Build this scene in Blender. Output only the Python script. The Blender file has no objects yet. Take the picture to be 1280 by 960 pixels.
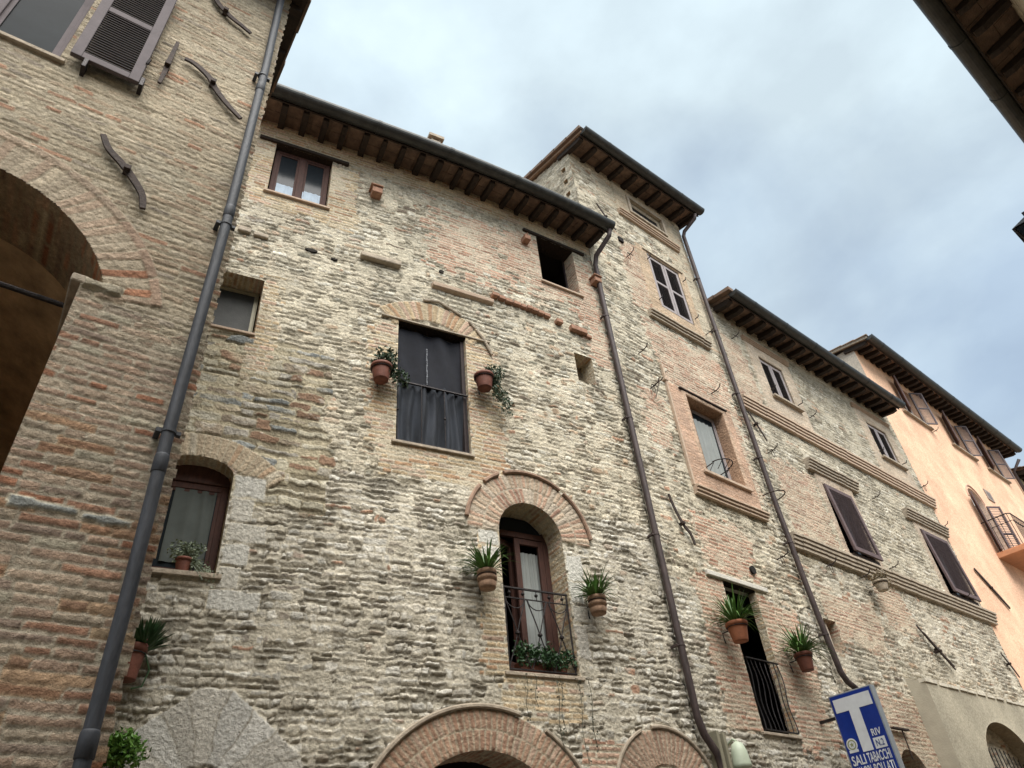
import bpy, math, random
import numpy as np
from mathutils import Vector, Matrix

random.seed(7)
scene = bpy.context.scene
C = scene.collection

# ------------------------------------------------------------------ camera
CAMZ = 1.6
cam_d = bpy.data.cameras.new('camera'); cam = bpy.data.objects.new('camera', cam_d); C.objects.link(cam)
cam_d.sensor_width = 36; cam_d.lens = 25.23; cam_d.clip_start = 0.05; cam_d.clip_end = 3000
rx = Vector((0.77789766, -0.62325934, -0.08014374))
up = Vector((-0.33976386, -0.52445355, 0.78071057))
bk = Vector((-0.52861682, -0.58008298, -0.61973219))
m = Matrix((rx, up, bk)).transposed().to_4x4(); m.translation = (0, 0, CAMZ)
cam.matrix_world = m
scene.camera = cam

# ------------------------------------------------------------------ world, sun, exposure
SUN_EL, SUN_AZ = 58, 205           # azimuth measured from +X counter-clockwise: light comes from the street side
world = bpy.data.worlds.new('World'); scene.world = world; world.use_nodes = True
nt = world.node_tree; nt.nodes.clear()
def N(t, ty, **k):
    n = t.nodes.new(ty)
    for a, b in k.items(): setattr(n, a, b)
    return n
wo = N(nt, 'ShaderNodeOutputWorld'); bg = N(nt, 'ShaderNodeBackground'); bg.inputs['Strength'].default_value = 0.072
sky = N(nt, 'ShaderNodeTexSky', sky_type='NISHITA', sun_disc=False)
sky.sun_elevation = math.radians(SUN_EL); sky.sun_rotation = math.radians(90 - SUN_AZ); sky.air_density = 1.0; sky.dust_density = 1.4; sky.ozone_density = .6
tc = N(nt, 'ShaderNodeTexCoord'); mp = N(nt, 'ShaderNodeMapping'); mp.inputs['Scale'].default_value = (1.1, 1.1, 1.9)
no = N(nt, 'ShaderNodeTexNoise'); no.inputs['Scale'].default_value = 1.7; no.inputs['Detail'].default_value = 9; no.inputs['Roughness'].default_value = .5
no.inputs['Distortion'].default_value = .35
cr = N(nt, 'ShaderNodeValToRGB'); cr.color_ramp.elements[0].position = .36; cr.color_ramp.elements[1].position = .66
cr.color_ramp.elements[0].color = (.48, .48, .48, 1)
# a second noise gives the cloud layer its lighter and greyer patches
no2 = N(nt, 'ShaderNodeTexNoise'); no2.inputs['Scale'].default_value = 2.6; no2.inputs['Detail'].default_value = 8
cc = N(nt, 'ShaderNodeValToRGB')
cc.color_ramp.elements[0].position = .40; cc.color_ramp.elements[0].color = (3.7, 4.4, 4.85, 1)
cc.color_ramp.elements[1].position = .60; cc.color_ramp.elements[1].color = (4.75, 5.65, 6.1, 1)
mx = N(nt, 'ShaderNodeMixRGB')
L = nt.links.new
L(tc.outputs['Generated'], mp.inputs['Vector']); L(mp.outputs['Vector'], no.inputs['Vector']); L(mp.outputs['Vector'], no2.inputs['Vector'])
# clouds thicken towards the zenith, thin out to blue low over the end of the street
sep = N(nt, 'ShaderNodeSeparateXYZ'); L(tc.outputs['Generated'], sep.inputs[0])
mr = N(nt, 'ShaderNodeMapRange'); mr.inputs['From Min'].default_value = .35; mr.inputs['From Max'].default_value = .95
mr.inputs['To Min'].default_value = -.06; mr.inputs['To Max'].default_value = .18; L(sep.outputs['Z'], mr.inputs['Value'])
ad = N(nt, 'ShaderNodeMath', operation='ADD'); L(no.outputs['Fac'], ad.inputs[0]); L(mr.outputs[0], ad.inputs[1])
L(ad.outputs[0], cr.inputs['Fac']); L(no2.outputs['Fac'], cc.inputs['Fac'])
L(cr.outputs['Color'], mx.inputs['Fac']); L(sky.outputs['Color'], mx.inputs['Color1']); L(cc.outputs['Color'], mx.inputs['Color2'])
L(mx.outputs['Color'], bg.inputs['Color']); L(bg.outputs[0], wo.inputs['Surface'])

sd = bpy.data.lights.new('sun', 'SUN'); sd.energy = 2.9; sd.angle = math.radians(55); sd.color = (1, .965, .91)
so = bpy.data.objects.new('sun', sd); C.objects.link(so)
el, az = math.radians(SUN_EL), math.radians(SUN_AZ)
# sun stands over the street side (-Y) and a little to the left
dirv = Vector((math.cos(el)*math.cos(math.radians(250)), math.cos(el)*math.sin(math.radians(250)), math.sin(el)))
so.rotation_euler = dirv.to_track_quat('Z', 'Y').to_euler()
sky.sun_rotation = math.radians(90 - 250)
vs = scene.view_settings; vs.view_transform = 'Standard'; vs.look = 'None'; vs.exposure = 1.3; vs.gamma = 1; vs.use_curve_mapping = False

# ------------------------------------------------------------------ frames: (s, z, d) -> world;  d>0 = towards the street
XR, YR = 8.06, 6.0
def yc(x):
    d = XR-x; k = .0168; d0 = 30/7.
    if d < 0: return YR+.105*d
    if d <= d0: return YR+.105*d+k*d*d
    return YR+.105*d0+k*d0*d0+(d-d0)*(.105+2*k*d0)
_xs = np.linspace(-8, 12, 4001); _ys = np.array([yc(x) for x in _xs])
_S = np.concatenate([[0], np.cumsum(np.hypot(np.diff(_xs), np.diff(_ys)))]); _S += XR-_S[np.argmin(abs(_xs-XR))]
_tx, _ty = np.gradient(_xs), np.gradient(_ys); _n = np.hypot(_tx, _ty); _tx, _ty = _tx/_n, _ty/_n
def arr(s, z, d): return np.broadcast_arrays(np.asarray(s, float), np.asarray(z, float), np.asarray(d, float))
def F_cen(s, z, d):
    s, z, d = arr(s, z, d)
    x, y, tx, ty = (np.interp(s, _S, q) for q in (_xs, _ys, _tx, _ty))
    return np.stack([x+ty*d, y-tx*d, z], -1)
def lin(o, a):
    ca, sa = math.cos(math.radians(a)), math.sin(math.radians(a))
    def F(s, z, d):
        s, z, d = arr(s, z, d)
        return np.stack([o[0]+s*ca+d*sa, o[1]+s*sa-d*ca, z], -1)
    return F
F_right = lin((0, 6.0), 0)
F_left = lin((0, 4.0), -5.5)
F_peach = lin((20.5, 6.0), .8)
F_opp = lin((0, -1.22), 180)        # s runs towards -X, d towards +Y

# ------------------------------------------------------------------ object helpers
def link(name, me, parent, mat=None):
    o = bpy.data.objects.new(name, me); C.objects.link(o)
    if parent is not None: o.parent = parent
    if mat is not None and me is not None: me.materials.append(mat)
    return o
ORG = {}
def root(name, loc, label, cat, group=None, kind=None):
    o = bpy.data.objects.new(name, None); C.objects.link(o); o.location = loc; o.empty_display_size = .2
    o['label'] = label; o['category'] = cat
    if group: o['group'] = group
    ORG[o] = Vector(loc)
    return o
def org(p):
    while p is not None and p not in ORG: p = p.parent
    return np.array(ORG[p]) if p is not None else np.zeros(3)

class MB:
    def __init__(s): s.v = []; s.f = []
    def add(s, vs, fs):
        b = len(s.v); s.v += [tuple(map(float, v)) for v in vs]; s.f += [tuple(b+i for i in f) for f in fs]; return s
    def box(s, F, s0, s1, z0, z1, d0, d1, ns=1):
        ss = np.linspace(s0, s1, ns+1); vs = []
        for q in ss:
            vs += [F(q, z0, d0), F(q, z1, d0), F(q, z1, d1), F(q, z0, d1)]
        fs = [(0, 1, 2, 3), tuple(4*ns+i for i in (3, 2, 1, 0))]
        for i in range(ns):
            for j in range(4):
                a, b = 4*i+j, 4*i+(j+1) % 4; fs.append((a, a+4, b+4, b))
        return s.add(vs, fs)
    def prism(s, F, s0, s1, prof, ns=1):
        """profile [(d,z)...] swept along s"""
        ss = np.linspace(s0, s1, ns+1); n = len(prof); vs = []
        for q in ss: vs += [F(q, z, d) for d, z in prof]
        fs = [tuple(range(n)), tuple(n*ns+i for i in reversed(range(n)))]
        for i in range(ns):
            for j in range(n):
                a, b = n*i+j, n*i+(j+1) % n; fs.append((a, a+n, b+n, b))
        return s.add(vs, fs)
    def sect(s, p0, p1, w, h, upv=(0, 0, 1)):
        """rectangular bar between two points"""
        p0, p1 = np.array(p0, float), np.array(p1, float); t = p1-p0; t /= np.linalg.norm(t)
        u = np.cross(t, upv)
        if np.linalg.norm(u) < 1e-4: u = np.cross(t, (1, 0, 0))
        u /= np.linalg.norm(u); v = np.cross(u, t)
        vs = [p+a*u*w/2+b*v*h/2 for p in (p0, p1) for a, b in ((-1, -1), (1, -1), (1, 1), (-1, 1))]
        return s.add(vs, [(0, 1, 2, 3), (7, 6, 5, 4)]+[(j, j+4, (j+1) % 4+4, (j+1) % 4) for j in range(4)])
    def tube(s, pts, r, n=8, closed=False):
        pts = [np.array(p, float) for p in pts]; rs = r if hasattr(r, '__len__') else [r]*len(pts); vs = []
        ref = None
        for i, p in enumerate(pts):
            t = pts[min(i+1, len(pts)-1)]-pts[max(i-1, 0)]; t = t/(np.linalg.norm(t)+1e-12)
            if ref is None:
                ref = np.cross(t, (0, 0, 1)) if abs(t[2]) < .9 else np.cross(t, (0, 1, 0))
            ref = ref-t*(ref@t); ref /= np.linalg.norm(ref)+1e-12; w = np.cross(t, ref)
            vs += [p+rs[i]*(math.cos(a)*ref+math.sin(a)*w) for a in np.linspace(0, 2*math.pi, n, endpoint=False)]
        fs = [tuple(range(n))[::-1], tuple((len(pts)-1)*n+i for i in range(n))]
        for i in range(len(pts)-1):
            for j in range(n):
                a, b = i*n+j, i*n+(j+1) % n; fs.append((a, b, b+n, a+n))
        return s.add(vs, fs)
    def lathe(s, c, prof, n=28):
        c = np.array(c, float); vs = []
        for r, z in prof: vs += [c+np.array((r*math.cos(a), r*math.sin(a), z)) for a in np.linspace(0, 2*math.pi, n, endpoint=False)]
        fs = []
        for i in range(len(prof)-1):
            for j in range(n):
                a, b = i*n+j, i*n+(j+1) % n; fs.append((a, b, b+n, a+n))
        fs.append(tuple(range(n))[::-1]); fs.append(tuple((len(prof)-1)*n+i for i in range(n)))
        return s.add(vs, fs)
    def build(s, name, mat, parent=None, smooth=False, bevel=0):
        me = bpy.data.meshes.new(name); o = org(parent) if parent is not None else np.zeros(3)
        me.from_pydata([tuple(np.array(v)-o) for v in s.v], [], s.f); me.update()
        if smooth: me.polygons.foreach_set('use_smooth', [True]*len(me.polygons)); 
        ob = link(name, me, parent, mat)
        if smooth:
            import bmesh
        if bevel:
            b = ob.modifiers.new('bevel', 'BEVEL'); b.width = bevel; b.segments = 2; b.limit_method = 'ANGLE'
        return ob

# ------------------------------------------------------------------ materials
def mat(name, col, rough=.7, metal=0, var=.25, scale=8, bump=.15, bscale=60, spec=.4, stretch=(1, 1, 1), col2=None):
    m = bpy.data.materials.new(name); m.use_nodes = True; t = m.node_tree; b = t.nodes['Principled BSDF']
    b.inputs['Roughness'].default_value = rough; b.inputs['Metallic'].default_value = metal; b.inputs['Specular IOR Level'].default_value = spec
    tc = N(t, 'ShaderNodeTexCoord'); mp = N(t, 'ShaderNodeMapping'); mp.inputs['Scale'].default_value = stretch
    n = N(t, 'ShaderNodeTexNoise'); n.inputs['Scale'].default_value = scale; n.inputs['Detail'].default_value = 6; n.inputs['Roughness'].default_value = .62
    r = N(t, 'ShaderNodeValToRGB'); r.color_ramp.elements[0].position = .3; r.color_ramp.elements[1].position = .7
    c2 = col2 or tuple(c*(1+var) for c in col); c1 = tuple(c*(1-var) for c in col) if col2 is None else col
    r.color_ramp.elements[0].color = (*c1, 1); r.color_ramp.elements[1].color = (*c2, 1)
    t.links.new(tc.outputs['Object'], mp.inputs[0]); t.links.new(mp.outputs[0], n.inputs['Vector']); t.links.new(n.outputs['Fac'], r.inputs[0]); t.links.new(r.outputs[0], b.inputs['Base Color'])
    n2 = N(t, 'ShaderNodeTexNoise'); n2.inputs['Scale'].default_value = bscale; n2.inputs['Detail'].default_value = 4
    t.links.new(mp.outputs[0], n2.inputs['Vector'])
    bp = N(t, 'ShaderNodeBump'); bp.inputs['Strength'].default_value = bump; bp.inputs['Distance'].default_value = .02
    t.links.new(n2.outputs['Fac'], bp.inputs['Height']); t.links.new(bp.outputs[0], b.inputs['Normal'])
    return m
def masonry_mat(name, fine=1.0):
    m = bpy.data.materials.new(name); m.use_nodes = True; t = m.node_tree; b = t.nodes['Principled BSDF']
    b.inputs['Roughness'].default_value = .92; b.inputs['Specular IOR Level'].default_value = .15
    at = N(t, 'ShaderNodeAttribute', attribute_name='Col'); tc = N(t, 'ShaderNodeTexCoord')
    def noise(sc, det, r0, r1, v0, v1):
        n = N(t, 'ShaderNodeTexNoise'); n.inputs['Scale'].default_value = sc; n.inputs['Detail'].default_value = det; n.inputs['Roughness'].default_value = .65
        t.links.new(tc.outputs['Object'], n.inputs['Vector'])
        mr = N(t, 'ShaderNodeMapRange'); mr.inputs['From Min'].default_value = r0; mr.inputs['From Max'].default_value = r1
        mr.inputs['To Min'].default_value = v0; mr.inputs['To Max'].default_value = v1; t.links.new(n.outputs['Fac'], mr.inputs[0]); return n, mr
    _, a = noise(26, 8, .3, .7, .72, 1.28)
    _, a2 = noise(1.1, 5, .3, .7, .86, 1.14)
    _, a3 = noise(110, 5, .35, .65, .8, 1.18)
    m1 = N(t, 'ShaderNodeMath', operation='MULTIPLY'); t.links.new(a.outputs[0], m1.inputs[0]); t.links.new(a2.outputs[0], m1.inputs[1])
    m2 = N(t, 'ShaderNodeMath', operation='MULTIPLY'); t.links.new(m1.outputs[0], m2.inputs[0]); t.links.new(a3.outputs[0], m2.inputs[1])
    vm = N(t, 'ShaderNodeVectorMath', operation='SCALE'); t.links.new(at.outputs['Color'], vm.inputs[0]); t.links.new(m2.outputs[0], vm.inputs['Scale'])
    t.links.new(vm.outputs[0], b.inputs['Base Color'])
    n1, _ = noise(38, 8, 0, 1, 0, 1); n2, _ = noise(150, 4, 0, 1, 0, 1)
    s = N(t, 'ShaderNodeMath', operation='MULTIPLY_ADD'); t.links.new(n2.outputs['Fac'], s.inputs[0]); s.inputs[1].default_value = .35; t.links.new(n1.outputs['Fac'], s.inputs[2])
    vo = N(t, 'ShaderNodeTexVoronoi'); vo.inputs['Scale'].default_value = 24; vo.inputs['Randomness'].default_value = 1
    wp = N(t, 'ShaderNodeVectorMath', operation='MULTIPLY_ADD'); t.links.new(n1.outputs['Color'], wp.inputs[0]); wp.inputs[1].default_value = (.03, .03, .03); t.links.new(tc.outputs['Object'], wp.inputs[2]); t.links.new(wp.outputs[0], vo.inputs['Vector'])
    s2 = N(t, 'ShaderNodeMath', operation='MULTIPLY_ADD'); t.links.new(vo.outputs['Distance'], s2.inputs[0]); s2.inputs[1].default_value = .42*fine; t.links.new(s.outputs[0], s2.inputs[2]); s = s2
    bp = N(t, 'ShaderNodeBump'); bp.inputs['Strength'].default_value = .9*fine; bp.inputs['Distance'].default_value = .028
    t.links.new(s.outputs[0], bp.inputs['Height']); t.links.new(bp.outputs[0], b.inputs['Normal'])
    return m
M_STONE = masonry_mat('masonry'); M_PLASTERWALL = masonry_mat('plaster_wall', .25)
M_IRON = mat('wrought_iron', (.035, .03, .03), .55, .6, .4, 20, .3, 90)
M_RUST = mat('rusty_iron', (.045, .03, .024), .75, .3, .5, 25, .4, 80)
M_GUTTER = mat('painted_gutter', (.045, .046, .044), .45, .4, .35, 6, .05, 30)
M_PIPE = mat('brown_pipe', (.052, .036, .034), .6, .1, .5, 7, .2, 30, stretch=(3, 3, .6))
M_PIPE_GREY = mat('slate_pipe', (.042, .045, .053), .6, .1, .45, 7, .2, 40, stretch=(3, 3, .5))
M_RAFTER = mat('dark_timber', (.028, .018, .012), .8, 0, .45, 12, .4, 40, stretch=(1, 1, 6))
M_LINTEL = mat('old_timber', (.06, .042, .03), .85, 0, .45, 12, .5, 40, stretch=(6, 6, 1))
M_SOFFIT = mat('soffit_brick', (.18, .12, .085), .9, 0, .4, 7, .4, 60)
M_TILE = mat('roof_tile', (.22, .13, .085), .9, 0, .45, 9, .3, 60, col2=(.12, .1, .08))
M_REDWOOD = mat('red_window_wood', (.055, .021, .014), .75, 0, .35, 10, .15, 60, stretch=(4, 4, 1))
M_WHITEWOOD = mat('pale_window_wood', (.31, .27, .265), .55, 0, .12, 10, .1, 60)
M_SHUTTERF = mat('mauve_shutter_paint', (.115, .095, .10), .8, 0, .15, 10, .1, 60)
M_SHUTTERB = mat('brown_shutter_paint', (.10, .068, .068), .7, 0, .25, 10, .1, 60)
M_LOUVRE = mat('dark_louvre_paint', (.028, .018, .018), .8, 0, .25, 10, .1, 60)
M_SILL = mat('brick_moulding', (.42, .29, .21), .9, 0, .22, 14, .5, 50, col2=(.5, .4, .3))
M_SILLG = mat('stone_moulding', (.36, .30, .23), .9, 0, .3, 12, .5, 50)
M_WHITEST = mat('white_limestone', (.55, .52, .46), .9, 0, .15, 14, .5, 50)
M_TERRA = mat('terracotta', (.29, .105, .05), .75, 0, .22, 14, .15, 60)
M_TERRAD = mat('dark_terracotta', (.15, .052, .032), .7, 0, .3, 14, .15, 60)
M_OLDPOT = mat('weathered_terracotta', (.27, .17, .11), .9, 0, .3, 18, .3, 60)
M_SOIL = mat('soil', (.035, .025, .018), 1, 0, .4, 30, .5, 60)
M_BRICKBIT = mat('brick_corbel', (.32, .175, .115), .9, 0, .3, 20, .5, 60)
M_CURTAIN = mat('pale_curtain', (.24, .255, .245), .9, 0, .08, 5, .1, 40)
M_DARKCLOTH = mat('dark_netting', (.011, .012, .017), .95, 0, .3, 5, .1, 40)
M_ROOM = mat('room_dark', (.025, .02, .018), .9, 0, .15, 3, .1, 30)  # near-black colour stands in for the darkness of unlit rooms
M_CEIL = mat('brown_vault', (.48, .33, .19), .9, 0, .45, 3, .4, 30)
M_BLUE = mat('blue_enamel', (.008, .03, .22), .3, 0, .15, 5, .02, 30)
M_WHITEP = mat('white_enamel', (.62, .64, .66), .35, 0, .08, 8, .02, 30)
M_SIGNEDGE = mat('grey_sign_edge', (.3, .32, .34), .4, .4, .1, 8, .02, 30)
M_OLIVE = mat('olive_ink', (.25, .27, .14), .5, 0, .1, 8, .02, 30)
M_LAMPP = mat('pale_green_enamel', (.42, .47, .36), .5, 0, .12, 8, .05, 30)
M_FIN = mat('khaki_metal', (.27, .25, .18), .5, .2, .15, 8, .05, 30)
M_STREET = mat('street_paving', (.2, .17, .14), .85, 0, .3, 2, .4, 20)
M_BALC = mat('orange_balcony', (.50, .24, .13), .85, 0, .12, 6, .2, 50)
M_BACK = mat('rear_wall', (.36, .31, .25), .9, 0, .3, 4, .4, 20)
def glassy(name, col):
    m = mat(name, col, .12, 0, .1, 2, 0, 3, spec=.12); return m
M_GLASS = glassy('dark_pane', (.02, .024, .028))
M_GLASSG = mat('grey_pane', (.022, .027, .031), .12, 0, .25, 2, 0, 3, spec=.02)
def leafmat(name, c1, c2):
    m = mat(name, c1, .5, 0, .3, 14, .05, 30, col2=c2); b = m.node_tree.nodes['Principled BSDF']
    b.inputs['Subsurface Weight'].default_value = 0; return m
M_LEAF = leafmat('spider_leaf', (.035, .10, .018), (.10, .19, .035))
M_LEAFD = leafmat('dark_leaf', (.012, .045, .014), (.04, .09, .03))
M_LEAFP = leafmat('variegated_leaf', (.10, .14, .08), (.3, .34, .24))
M_LEAFB = leafmat('bright_leaf', (.06, .16, .02), (.14, .27, .05))
M_DRY = leafmat('dry_leaf', (.13, .10, .055), (.2, .15, .08))
M_LEAFG = leafmat('greyish_leaf', (.03, .06, .03), (.09, .13, .08))
M_PINK = leafmat('pink_flower', (.42, .16, .18), (.5, .25, .25))

# ------------------------------------------------------------------ numpy noise and masonry layouts
_tab = np.random.RandomState(3).rand(256, 256)
def vn(x, y, seed=0):
    x = x+seed*17.31; y = y+seed*9.77
    xi = np.floor(x).astype(int); yi = np.floor(y).astype(int); fx = x-xi; fy = y-yi
    fx = fx*fx*(3-2*fx); fy = fy*fy*(3-2*fy)
    a = _tab[xi % 256, yi % 256]; b = _tab[(xi+1) % 256, yi % 256]; c = _tab[xi % 256, (yi+1) % 256]; d = _tab[(xi+1) % 256, (yi+1) % 256]
    return 2*((a*(1-fx)+b*fx)*(1-fy)+(c*(1-fx)+d*fx)*fy)-1
def fbm(x, y, seed=0, o=4):
    r = 0; a = .5
    for i in range(o): r = r+a*vn(x*2**i, y*2**i, seed+i*3); a *= .5
    return r
def hsh(*a):
    v = 0
    for i, q in enumerate(a): v = v+q*(127.1, 311.7, 74.7, 53.3)[i]
    v = np.sin(v)*43758.5453; return v-np.floor(v)
def sstep(x, a, b):
    t = np.clip((x-a)/(b-a), 0, 1); return t*t*(3-2*t)
def cells(u, v, seed, ch, bw, gap, R, jit=.3, edge=.014, inset=.0):
    """courses along v with ragged blocks along u -> (profile 0..1, course id, block id, local x, local y)"""
    rs = np.random.RandomState(seed); v0 = v.min()-1; n = int((v.max()-v0+2)/ch[0])+4
    zb = v0+np.concatenate([[0], np.cumsum(rs.uniform(ch[0], ch[1], n))])
    k = np.clip(np.searchsorted(zb, v)-1, 0, n-1); b = zb[k]; t = zb[k+1]
    w = bw[0]+(bw[1]-bw[0])*hsh(k+0., seed+.5); off = hsh(k+0., seed+7.7)*5
    q = (u+off)/w; j = np.floor(q)
    def edge_(jj): return jj+jit*(hsh(k+0., jj, seed+1.3)-.5)*2
    l = edge_(j); low = q < l; j = np.where(low, j-1, j); r = edge_(j+1); hi = q >= r; j = np.where(hi, j+1, j)
    l = edge_(j)*w; r = edge_(j+1)*w; uu = u+off
    ins = inset*hsh(k+0., j, seed+3.1)*(t-b)
    dx = np.minimum(uu-l, r-uu)-gap/2; dz = np.minimum(v-b, t-v)-gap/2-ins
    RR = np.minimum(R, (t-b)*.45); d = RR-np.hypot(np.maximum(RR-dx, 0), np.maximum(RR-dz, 0))
    d = np.where((dx > RR) | (dz > RR), np.minimum(np.minimum(dx, dz), d+1), d)
    p = np.sqrt(sstep(d, 0, edge))
    return p, k+0., j, (uu-(l+r)/2)/(r-l), (v-(b+t)/2)/(t-b)
def pick(pal, r):
    w = np.cumsum([p[0] for p in pal]); w = w/w[-1]; i = np.searchsorted(w, np.clip(r, 0, .9999))
    return np.array([p[1] for p in pal])[i]
P_RUBBLE = [(5, (.56, .50, .39)), (4, (.49, .43, .33)), (4, (.62, .58, .48)), (1.3, (.39, .34, .26)), (1.4, (.48, .36, .25)), (.9, (.40, .24, .16)), (1.1, (.28, .26, .20)), (.6, (.2, .16, .12))]
P_GREYISH = [(5, (.53, .49, .41)), (5, (.60, .57, .50)), (1.5, (.42, .38, .30)), (1, (.3, .26, .21)), (.5, (.36, .22, .15)), (1.5, (.6, .57, .5))]
P_BRICK = [(4, (.44, .28, .18)), (3, (.50, .34, .23)), (2, (.40, .20, .12)), (3, (.50, .39, .27)), (2, (.36, .24, .17)), (2, (.52, .43, .32))]
P_TANBR = [(4, (.50, .38, .24)), (3, (.52, .42, .28)), (2, (.44, .28, .17)), (2, (.48, .34, .25))]
P_PINKBR = [(4, (.50, .34, .25)), (3, (.46, .28, .20)), (2, (.52, .40, .30)), (1, (.40, .22, .15))]
P_OLDBR = [(4, (.39, .275, .20)), (3, (.42, .32, .235)), (2.2, (.36, .205, .135)), (3, (.43, .35, .26)), (2, (.32, .24, .185)), (1, (.45, .40, .30)), (.8, (.36, .175, .105))]
P_PALEBR = [(4, (.44, .37, .27)), (3, (.48, .41, .31)), (2, (.36, .28, .2)), (2, (.41, .32, .23)), (1, (.40, .24, .16)), (1, (.33, .28, .22))]
MORTAR = np.array((.57, .51, .39)); MORT2 = np.array((.54, .49, .39))

def rubble(S, Z, seed, pal=P_RUBBLE, mort=MORTAR, ch=(.05, .115), bw=(.07, .24), amp=1.0, chalk=.4):
    amp = amp*.43
    zz = Z+.03*fbm(S*.9, Z*1.1, seed)+.016*vn(S*5.5, Z*5, seed+5)+.013*vn(S*15, Z*13, seed+8)+.006*vn(S*34, Z*33, seed+28)
    ss = S+.04*vn(S*2.5, Z*6, seed+2)+.022*vn(S*11, Z*15, seed+9)+.008*vn(S*30, Z*34, seed+29)
    p, k, j, lx, lz = cells(ss, zz, seed, ch, bw, .012, .016, .4, .007, .34)
    r1, r2, r3, r4 = (hsh(k, j, seed+q) for q in (11.3, 23.9, 5.2, 41.7))
    bury = sstep(fbm(S*1.3, Z*1.5, seed+20)+.8*(r3-.5), .05, .4)      # mortar smeared over part of the stones
    ht = (.005+.024*r1**1.5)*(1-.6*bury)*amp
    face = fbm(S*16, Z*24, seed+33, 3)
    h = .006*fbm(S*7, Z*7, seed+30, 3)+p*(ht+amp*(.014*(r2-.5)*lx*2+.014*(r3-.35)*(-lz)))+p*.010*face*amp
    h = h+.011*fbm(S*30, Z*40, seed+40, 3)*amp*(.5+.5*p)
    crack = (1-p)*sstep(hsh(k, j, seed+61.)+.5*vn(S*3, Z*3, seed+66), .3, .75)     # open joints here and there
    h = h-.030*crack*amp
    col = pick(pal, r4)*(.76+.44*hsh(k, j, seed+3.3))[..., None]
    col = col*(1+.45*fbm(S*13, Z*19, seed+70, 3))[..., None]
    wc = (chalk*sstep(fbm(S*7, Z*10, seed+71, 4)+.25*(r2-.5), .05, .3))[..., None]; col = col*(1-wc)+np.array((.70, .66, .57))*wc
    mc = np.array(mort)*(1+.25*fbm(S*3, Z*3, seed+50)+.25*fbm(S*19, Z*19, seed+51, 3))[..., None]*(1-.40*crack)[..., None]
    f = (p*(1-.6*bury))[..., None]; c = mc*(1-f)+col*f
    return h, c
def bricks(S, Z, seed, pal=P_BRICK, mort=MORTAR, ch=.066, bw=.27, amp=1.0, wave=1.0):
    zz = Z+wave*(.018*fbm(S*.8, Z*1.2, seed)+.003*vn(S*5, Z*6, seed+5))+.0035*vn(S*28, Z*32, seed+8); ss = S+.012*vn(S*4, Z*9, seed+2)+.004*vn(S*30, Z*30, seed+9)
    p, k, j, lx, lz = cells(ss, zz, seed, (ch*.94, ch*1.08), (bw*.6, bw*1.1), .010, .006, .28, .007, .10)
    r1, r2, r4 = (hsh(k, j, seed+q) for q in (11.3, 23.9, 41.7))
    bury = sstep(fbm(S*1.6, Z*3.2, seed+20)+.6*(r2-.5), .15, .5)
    h = .003*fbm(S*7, Z*7, seed+30, 3)+p*(.003+.0055*r1+.003*(r2-.5)*lx*2)*amp*(1-.7*bury)+.0042*fbm(S*32, Z*44, seed+40, 3)*amp-.005*(1-p)*sstep(hsh(k, j, seed+61.), .4, .8)*amp
    col = pick(pal, r4)*(.78+.42*hsh(k, j, seed+3.3)+.3*fbm(S*14, Z*30, seed+71, 3))[..., None]
    mc = np.array(mort)*(1+.18*fbm(S*3, Z*3, seed+50)[..., None])
    f = (p*(1-.6*bury))[..., None]
    return h, mc*(1-f)+col*f, hsh(k, j, seed+77.)
def ring(S, Z, h, c, cx, cz, r0, r1, a0, a1, layers, bw, pal, seed, mort=MORTAR, amp=.014, gap=.012, base=.006):
    """radial voussoirs over an annulus"""
    x, z = S-cx, Z-cz; r = np.hypot(x, z); a = np.degrees(np.arctan2(z, x)); m = (r > r0-.03) & (r < r1) & (a > a0) & (a < a1)
    lw = (r1-r0)/layers; li = np.clip(np.floor((r-r0)/lw), 0, layers-1); arc = np.radians(a)*(r0+lw*(li+.5))/bw+li*.5+.12*vn(r*9, a*.05, seed)
    j = np.floor(arc); fx = arc-j; dx = np.minimum(fx, 1-fx)*bw-gap/2; dr = np.minimum((r-r0)-li*lw, (li+1)*lw-(r-r0))-gap/2
    dr = np.where((li == 0) & (r < r0+lw/2), 1, dr)
    p = np.sqrt(sstep(np.minimum(dx, dr), 0, .010)); q = hsh(j, li, seed+.1)
    hh = base+p*(amp*(.4+.6*hsh(j, li, seed+4.)))+.004*fbm(S*26, Z*30, seed, 3)
    cc = pick(pal, q)*(.82+.36*hsh(j, li, seed+9.))[..., None]; f = p[..., None]; cc = np.array(mort)*(1-f)+cc*f
    return np.where(m, hh, h), np.where(m[..., None], cc, c)
def blocks(S, Z, h, c, rects, pal, seed, amp=.016, gap=.014):
    for i, (s0, s1, z0, z1) in enumerate(rects):
        w = .014*vn(S*9, Z*11, seed+i)+.005*vn(S*28, Z*28, seed+i)
        dd = np.minimum(np.minimum(S-s0, s1-S), np.minimum(Z-z0, z1-Z))+w-gap/2; m = dd > -gap/2
        p = np.sqrt(sstep(dd, 0, .012)); q = random.random(); cc = pick(pal, np.full_like(S, q))*(1+.12*fbm(S*8, Z*8, seed)[..., None])
        f = p[..., None]; h = np.where(m, p*amp*(.5+q*.6)+.004*fbm(S*20, Z*24, seed+i, 3), h); c = np.where(m[..., None], MORTAR*(1-f)+cc*f, c)
    return h, c
def zone(S, Z, rects, feather=.12):
    m = np.zeros_like(S)-1
    for s0, s1, z0, z1, *g in rects:
        d = np.minimum(np.minimum(S-s0, s1-S), np.minimum(Z-z0, z1-Z))/(g[0] if g else feather); m = np.maximum(m, np.clip(d, -1, 1))
    return m
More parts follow.
